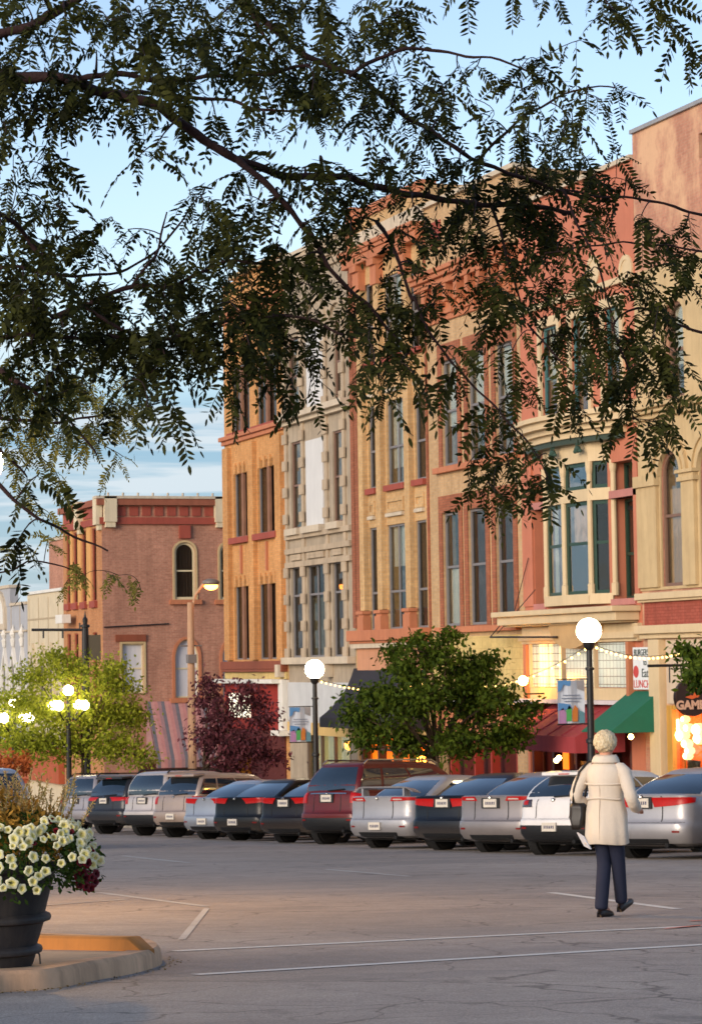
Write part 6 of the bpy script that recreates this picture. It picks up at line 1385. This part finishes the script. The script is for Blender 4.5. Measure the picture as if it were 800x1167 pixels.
mb.build('foliage', leafmat('petunia_leaf', (26, 40, 14), (70, 92, 34), .25), pt_)
def bloom_mesh(name, c1, c2, c3):
    s = NT(name+'_mat'); tcg = s.coord(); ln = s.add('ShaderNodeVectorMath', operation='LENGTH'); s.link(tcg, ln.inputs[0]); s.base(s.ramp(ln.outputs['Value'], [(.0, lin(c3)), (.008, lin(c3)), (.016, lin(c2)), (.028, lin(c1))]), .6, spec=.3)
    tl = s.add('ShaderNodeBsdfTranslucent'); tl.inputs[0].default_value = lin(c1); mx = s.add('ShaderNodeMixShader'); mx.inputs[0].default_value = .25; s.link(s.b.outputs[0], mx.inputs[1]); s.link(tl.outputs[0], mx.inputs[2]); s.link(mx.outputs[0], s.o.inputs[0])
    mb = MB(); n = 30; prof = [(.002, -.022), (.006, -.014), (.011, -.004), (.020, .001), (.030, .0015), (.036, -.003)]
    for j, (r, h) in enumerate(prof):
        for k in range(n):
            a = 2*math.pi*k/n; e_ = 1+(.10*math.cos(5*a) if j > 2 else 0)*(j-2)/3; mb.v.append((r*e_*math.cos(a), r*e_*math.sin(a), h+(.0025*math.sin(10*a)*(j-3)/2 if j > 3 else 0)))
    mb.f = [(j*n+k, j*n+(k+1) % n, (j+1)*n+(k+1) % n, (j+1)*n+k) for j in range(len(prof)-1) for k in range(n)]; mb.mi = [0]*len(mb.f)
    me = bpy.data.meshes.new(name); me.from_pydata(mb.v, [], mb.f); me.materials.append(s.m); me.polygons.foreach_set('use_smooth', [True]*len(me.polygons)); return me
BM1 = bloom_mesh('bloom', (236, 230, 192), (226, 212, 130), (200, 190, 60)); BM2 = bloom_mesh('dark_bloom', (110, 10, 26), (70, 4, 18), (30, 2, 8))
def put_bloom(me, p, nrm, root, sc):
    o = bpy.data.objects.new('bloom', me); COL.objects.link(o); o.parent = root; o.location = Vector(p)-root.location; q = Vector(nrm).to_track_quat('Z', 'Y'); o.rotation_mode = 'QUATERNION'; o.rotation_quaternion = q @ Quaternion((0, 0, 1), rng.random()*6.28); o.scale = (sc*rng.uniform(.82, 1.1), sc*rng.uniform(.82, 1.1), sc*rng.uniform(.8, 1.8))
got = []; tries = 0
while len(got) < 98 and tries < 90000:
    tries += 1
    phi = cam_phi+rng.uniform(-1.0, 2.0); t = rng.uniform(.38, 1.12); p = mound(phi, t, rng.uniform(.98, 1.06))
    # right hand side of the mound is fullest
    side = np.dot(p-pc, CR)/.66
    if side < .0 and rng.random() > .06: continue
    if rng.random() > .5+.5*max(0, side): continue
    if side > .66 and t > .97: continue
    if np.dot(p-pc, CF) > .18: continue
    if any(np.linalg.norm(p-g_) < .040 for g_ in got): continue
    got.append(p); out = np.array([math.cos(phi), math.sin(phi), .55*(1-t)+.1]); n_ = out*.7-CF*.75+rng.normal(0, .42, 3); put_bloom(BM1, p+n_/np.linalg.norm(n_)*.012, n_, pt_, rng.uniform(.66, 1.02))
pd = empty('dark_petunia', (pc[0]+.5, pc[1], pz+.55), 'dark crimson petunias at the right rim of the planter', 'flowers')
for k in range(18):
    phi = cam_phi+rng.uniform(.9, 1.7); t = rng.uniform(.75, 1.2); p = mound(phi, t, rng.uniform(.9, 1.08))+rng.normal(0, .02, 3)
    n_ = -CF*.8+np.array([math.cos(phi), math.sin(phi), .2])+rng.normal(0, .3, 3); put_bloom(BM2, p, n_, pd, rng.uniform(.75, 1.0))
for k in range(10):
    phi = cam_phi+rng.uniform(-.6, 1.2); t = rng.uniform(.25, .8); p = mound(phi, t, 1.0); n_ = -CF+rng.normal(0, .5, 3); put_bloom(BM2, p, n_, pd, rng.uniform(.5, .7))
mb = MB()
for k in range(2600):
    ang = rng.random()*6.283; rr_ = .46*rng.random()**.5; p = np.array([pc[0]+rr_*math.cos(ang), pc[1]+rr_*math.sin(ang), pz+.66+.46*rng.random()**.7*(1-.55*rr_/.45)]); leafmesh(mb, p, rng.normal(size=3)+np.array([0, 0, .6]), rng.normal(size=3), rng.uniform(.04, .07), rng.uniform(.016, .03))
gp_ = empty('coleus_plant', (pc[0], pc[1], pz+.6), 'amber and olive leafy filler plant in the middle of the planter', 'plant'); mb.build('foliage', leafmat('amber_leaf', (100, 76, 26), (206, 154, 66), .35), gp_)
pg = empty('plume_grass', (pc[0], pc[1], pz+.6), 'feathery straw coloured grass plumes rising from the planter', 'grass plant'); mb = MB(); mp_ = MB()
for k in range(64):
    ang = rng.random()*6.283; rr_ = .32*rng.random()**.5; b0 = np.array([pc[0]+.14+rr_*math.cos(ang), pc[1]+rr_*math.sin(ang), pz+.6]); h = rng.uniform(.38, .60); ln_ = np.array([rng.normal(0, .10), rng.normal(0, .10), h]); pts = [b0, b0+ln_*.5, b0+ln_*np.array([1.25, 1.25, 1])]
    mb.tube(pts, .0022, 4, cap=False); tip = pts[-1]; ax = pts[-1]-pts[-2]; ax /= np.linalg.norm(ax)
    for j in range(60): q = tip-ax*rng.random()*.17; leafmesh(mp_, q, ax*.7+rng.normal(0, .5, 3), rng.normal(size=3), .026, .006)
mb.build('stems', leafmat('grass_stem', (110, 110, 50), (160, 150, 80), .2), pg); mp_.build('plumes', leafmat('grass_plume', (150, 120, 76), (206, 176, 120), .35), pg)

# ------------------------------------------------------------------ walking woman
wp = G(694, 1045.5); face = R(50)
wm = empty('person', (wp[0], wp[1], gz(wp[0], wp[1])), 'person with short curly blonde hair walking away in a cream coat and navy trousers', 'person', rot=(0, 0, -face))
def skin(name, V, E, Rd, mat, root, rootv=0, sub=2):
    me = bpy.data.meshes.new(name); me.from_pydata(V, E, []); me.materials.append(mat); o = bpy.data.objects.new(name, me); COL.objects.link(o); o.parent = root
    m = o.modifiers.new('skin', 'SKIN'); m.use_smooth_shade = True
    for i, r in enumerate(Rd): me.skin_vertices[0].data[i].radius = r if hasattr(r, '__len__') else (r, r)
    me.skin_vertices[0].data[rootv].use_root = True; s_ = o.modifiers.new('sub', 'SUBSURF'); s_.levels = sub; s_.render_levels = sub; return o
SKN = flat('skin', (206, 150, 122), .55, var=.1, scale=20)
V = [(0, 0, .90), (0, 0, 1.08), (0, .0, 1.26), (0, -.005, 1.36), (0, .0, 1.43), (0, .012, 1.49), (0, .02, 1.555), (0, .012, 1.605),
     (-.07, 0, .84), (-.055, .045, .48), (-.045, -.06, .09), (-.045, .09, .045),
     (.07, 0, .84), (.055, .10, .49), (.045, .18, .12), (.045, .33, .11),
     (-.16, -.01, 1.33), (-.255, -.07, 1.07), (-.16, .15, .99), (-.11, .22, .98),
     (.16, -.01, 1.33), (.265, -.07, 1.07), (.245, .13, .96), (.225, .20, .945)]
E_ = [(0, 1), (1, 2), (2, 3), (3, 4), (4, 5), (5, 6), (6, 7), (0, 8), (8, 9), (9, 10), (10, 11), (0, 12), (12, 13), (13, 14), (14, 15), (3, 16), (16, 17), (17, 18), (18, 19), (3, 20), (20, 21), (21, 22), (22, 23)]
Rr = [(.10, .085), (.10, .08), (.12, .09), (.09, .07), .048, .066, .084, .06, .08, .052, .036, .028, .08, .052, .036, .028, .036, .03, .027, .03, .036, .03, .027, .03]
for base, s_ in ((19, -1), (23, 1)):         # five fingers on each hand
    bx_, by_, bz_ = V[base]
    for k, (dx, ln_) in enumerate(((-.024, .062), (-.008, .072), (.008, .068), (.024, .055))):
        i = len(V); V += [(bx_+dx*.9, by_+.025, bz_+.002), (bx_+dx-s_*.012, by_+.025+ln_*.6, bz_-.012), (bx_+dx-s_*.02, by_+.02+ln_*.95, bz_-.036)]; E_ += [(base, i), (i, i+1), (i+1, i+2)]; Rr += [.010, .009, .007]
    i = len(V); V += [(bx_-s_*.03, by_-.01, bz_+.008), (bx_-s_*.05, by_+.025, bz_+.002)]; E_ += [(base, i), (i, i+1)]; Rr += [.012, .009]
i = len(V); V += [(0, .108, 1.545), (.085, .0, 1.545), (-.085, .0, 1.545)]; E_ += [(6, i), (6, i+1), (6, i+2)]; Rr += [.014, .016, .016]
skin('body', V, E_, Rr, SKN, wm)
TRO = plaster('navy_trousers', (34, 38, 58), .25, .8, 30, .25)
skin('trousers', [(0, 0, .90), (-.07, 0, .82), (-.055, .045, .50), (-.045, -.06, .10), (-.045, -.065, .06), (.07, 0, .82), (.055, .10, .50), (.045, .17, .15), (.045, .175, .10)],
     [(0, 1), (1, 2), (2, 3), (3, 4), (0, 5), (5, 6), (6, 7), (7, 8)], [(.10, .085), .092, .070, .064, .064, .092, .070, .060, .058], TRO, wm)
SHO = flat('dark_shoe', (34, 22, 20), .5)
for x_, y_, z_, tl_ in ((-.045, -.04, 0, 0), (.045, .19, .05, .28)):
    mb = MB(); sec = []
    for t, w_, h_ in ((-.07, .022, .05), (-.05, .034, .075), (.0, .036, .085), (.06, .038, .07), (.12, .043, .05), (.17, .036, .038), (.195, .018, .026)):
        z0 = z_+t*math.sin(tl_)+.002; sec.append([(x_-w_, y_+t, z0), (x_+w_, y_+t, z0), (x_+w_*.95, y_+t, z0+h_*.6), (x_+w_*.5, y_+t, z0+h_), (x_-w_*.5, y_+t, z0+h_), (x_-w_*.95, y_+t, z0+h_*.6)])
    for s_ in sec: mb.v += s_
    mb.f = [(a*6+k, a*6+(k+1) % 6, a*6+6+(k+1) % 6, a*6+6+k) for a in range(len(sec)-1) for k in range(6)]+[tuple(range(6)), tuple(range(36, 42))[::-1]]; mb.mi = [0]*len(mb.f)
    mb.build('shoe', SHO, wm, smooth=True, local=True)
COAT = plaster('cream_coat_cloth', (222, 206, 186), .16, .85, 40, .18, (150, 130, 110))
mb = MB(); n = 72; prof = [(.655, .205, .165, 0), (.66, .212, .172, 0), (.80, .205, .160, 0), (.93, .200, .150, 0), (1.02, .182, .138, 0), (1.07, .172, .132, 0), (1.13, .178, .132, -.004), (1.22, .192, .135, -.008), (1.29, .198, .13, -.008), (1.335, .185, .115, -.006), (1.365, .145, .098, -.004), (1.39, .095, .082, 0), (1.41, .072, .072, 0)]
for j, (z, rx, ry, cy) in enumerate(prof):
    for k in range(n):
        a = 2*math.pi*k/n; f = 1+(.05*math.sin(5*a+z*3)+.025*math.sin(11*a+1+z*5))*max(0, (1.12-z)/.45)+(.024*math.sin(z*48+2.6*math.sin(2*a))+.014*math.sin(z*83+a*3))*(1 if .92 < z < 1.3 else .2)
        mb.v.append((rx*.94*f*math.cos(a), cy+ry*f*math.sin(a), z+(.006*math.sin(3*a) if j < 2 else 0)))
mb.f = [(j*n+k, j*n+(k+1) % n, (j+1)*n+(k+1) % n, (j+1)*n+k) for j in range(len(prof)-1) for k in range(n)]; mb.mi = [0]*len(mb.f)
def sleeve(P, Rd, N=28):
    P = [np.array(p) for p in P]; pts = []; rad = []
    for i in range(N+1):
        t = i/N*(len(P)-1); a = min(int(t), len(P)-2); f = t-a; p0, p1, p2, p3 = P[max(a-1, 0)], P[a], P[a+1], P[min(a+2, len(P)-1)]
        pts.append(.5*((2*p1)+(-p0+p2)*f+(2*p0-5*p1+4*p2-p3)*f*f+(-p0+3*p1-3*p2+p3)*f**3)); rad.append((Rd[a]*(1-f)+Rd[a+1]*f)*(1+.045*math.sin(i*1.5)+.03*math.sin(i*2.7)))
    mb.tube(pts, rad, 18)
sleeve([(-.11, -.01, 1.345), (-.19, -.02, 1.29), (-.268, -.07, 1.07), (-.175, .13, .99)], [.045, .066, .054, .045]); sleeve([(.11, -.01, 1.345), (.19, -.02, 1.29), (.278, -.07, 1.07), (.25, .09, .97)], [.045, .066, .056, .047])
co = mb.build('coat', COAT, wm, smooth=True, local=True)
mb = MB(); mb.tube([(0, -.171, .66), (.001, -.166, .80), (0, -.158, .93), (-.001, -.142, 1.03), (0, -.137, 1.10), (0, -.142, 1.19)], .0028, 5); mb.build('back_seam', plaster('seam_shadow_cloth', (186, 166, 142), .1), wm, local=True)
mb = MB(); mb.tube([(.178*math.cos(a_), -.002+.137*math.sin(a_), 1.065+.006*math.sin(3*a_)) for a_ in np.linspace(math.pi*1.12, math.pi*1.88, 20)], .012, 6); mb.build('half_belt', COAT, wm, smooth=True, local=True)
mb = MB(); N = 36
for z, r, o_ in ((1.375, .088, .0), (1.40, .082, .0), (1.445, .084, .004), (1.455, .092, .004), (1.43, .112, .0), (1.395, .126, .0), (1.385, .124, 0)):
    for k in range(N): a = 2*math.pi*k/N; mb.v.append((r*math.cos(a)*1.02, o_+r*math.sin(a)*.95, z-(.02 if math.sin(a) > .7 else 0)))
mb.f = [(j*N+k, j*N+(k+1) % N, (j+1)*N+(k+1) % N, (j+1)*N+k) for j in range(6) for k in range(N)]; mb.mi = [0]*len(mb.f); mb.build('collar', COAT, wm, smooth=True, local=True)
mb = MB(); mb.v = []; S_ = 20
for j, (z, e_) in enumerate(((1.215, .004), (1.205, .012), (1.198, .004))):
    for k in range(S_+1): a = math.pi*1.08+math.pi*.84*k/S_; mb.v.append(((.192+e_)*math.cos(a), -.008+(.135+e_)*math.sin(a), z-.015*math.sin((a-math.pi)*1)))
mb.f = [(j*(S_+1)+k, j*(S_+1)+k+1, (j+1)*(S_+1)+k+1, (j+1)*(S_+1)+k) for j in range(2) for k in range(S_)]; mb.mi = [0]*len(mb.f); mb.build('yoke_flap', COAT, wm, smooth=True, local=True)
# hair
import bmesh
bm_ = bmesh.new(); bmesh.ops.create_icosphere(bm_, subdivisions=5, radius=1)
from mathutils import noise as mn
dl = []
for v in bm_.verts:
    d_ = v.co.copy(); nz_ = mn.noise(d_*4)*.08+mn.noise(d_*13+Vector((3, 1, 2)))*.05+abs(mn.noise(d_*32))*.05; k = 1+nz_
    v.co = Vector((d_.x*.103*k, d_.y*.113*k-.004, d_.z*.105*k+1.572))
    if v.co.y > .045 and v.co.z < 1.60: dl.append(v)
bmesh.ops.delete(bm_, geom=dl, context='VERTS'); me = bpy.data.meshes.new('hair'); bm_.to_mesh(me); bm_.free(); me.polygons.foreach_set('use_smooth', [True]*len(me.polygons))
s = NT('curly_hair'); nn2 = s.noise(s.coord((1, 1, .6)), 60, 5, .7); s.base(s.ramp(nn2, [(.3, lin((160, 130, 92))), (.5, lin((222, 200, 160))), (.7, lin((240, 224, 190)))]), .6); s.bump(nn2, .02, .8)
me.materials.append(s.m); ho = bpy.data.objects.new('hair', me); COL.objects.link(ho); ho.parent = wm
# bag and papers
bgo = empty('shoulder_bag', tuple(wm.location), 'dark leather shoulder bag with a long strap hanging at the left hip of the person', 'bag', rot=(0, 0, -face))
LEA = flat('bag_leather', (34, 28, 24), .45, var=.3, scale=14)
bx3 = bpy.data.meshes.new('bag_body'); bm_ = bmesh.new(); bmesh.ops.create_cube(bm_, size=1); bmesh.ops.subdivide_edges(bm_, edges=bm_.edges[:], cuts=4, use_grid_fill=True)
for v in bm_.verts:
    c = v.co; pz_ = c.z+.5; w_ = (.05+.035*math.sin(pz_*2.6))*(1-.1*abs(c.y*2)**3); v.co = Vector((-.255+c.x*2*w_*.8, -.0+c.y*.25*(1-.2*pz_)+.008*math.sin(c.z*19), .80+pz_*.22-.018*abs(c.y*2)**2*(1-pz_)))
bm_.to_mesh(bx3); bm_.free(); bx3.materials.append(LEA); bx3.polygons.foreach_set('use_smooth', [True]*len(bx3.polygons)); bo = bpy.data.objects.new('bag_body', bx3); COL.objects.link(bo); bo.parent = bgo
mb = MB(); P = [(-.275, -.12, 1.02), (-.262, -.125, 1.15), (-.22, -.10, 1.30), (-.15, -.05, 1.392), (-.14, .03, 1.39), (-.2, .10, 1.28), (-.265, .12, 1.10), (-.275, .11, 1.02)]
mb.tube(P, .011, 6); mb.build('strap', LEA, bgo, smooth=True, local=True)
pp = empty('paper_folder', tuple(wm.location), 'white folder held below the dark shoulder bag', 'folder', rot=(0, 0, -face)); mb = MB(); mb.prism([(-.29, -.03, .75), (-.17, -.14, .72), (-.10, -.14, .61), (-.22, -.03, .63)], (.004, .012, .004)); mb.build('sheet', plaster('folder_white', (206, 208, 216), .06), pp, local=True)
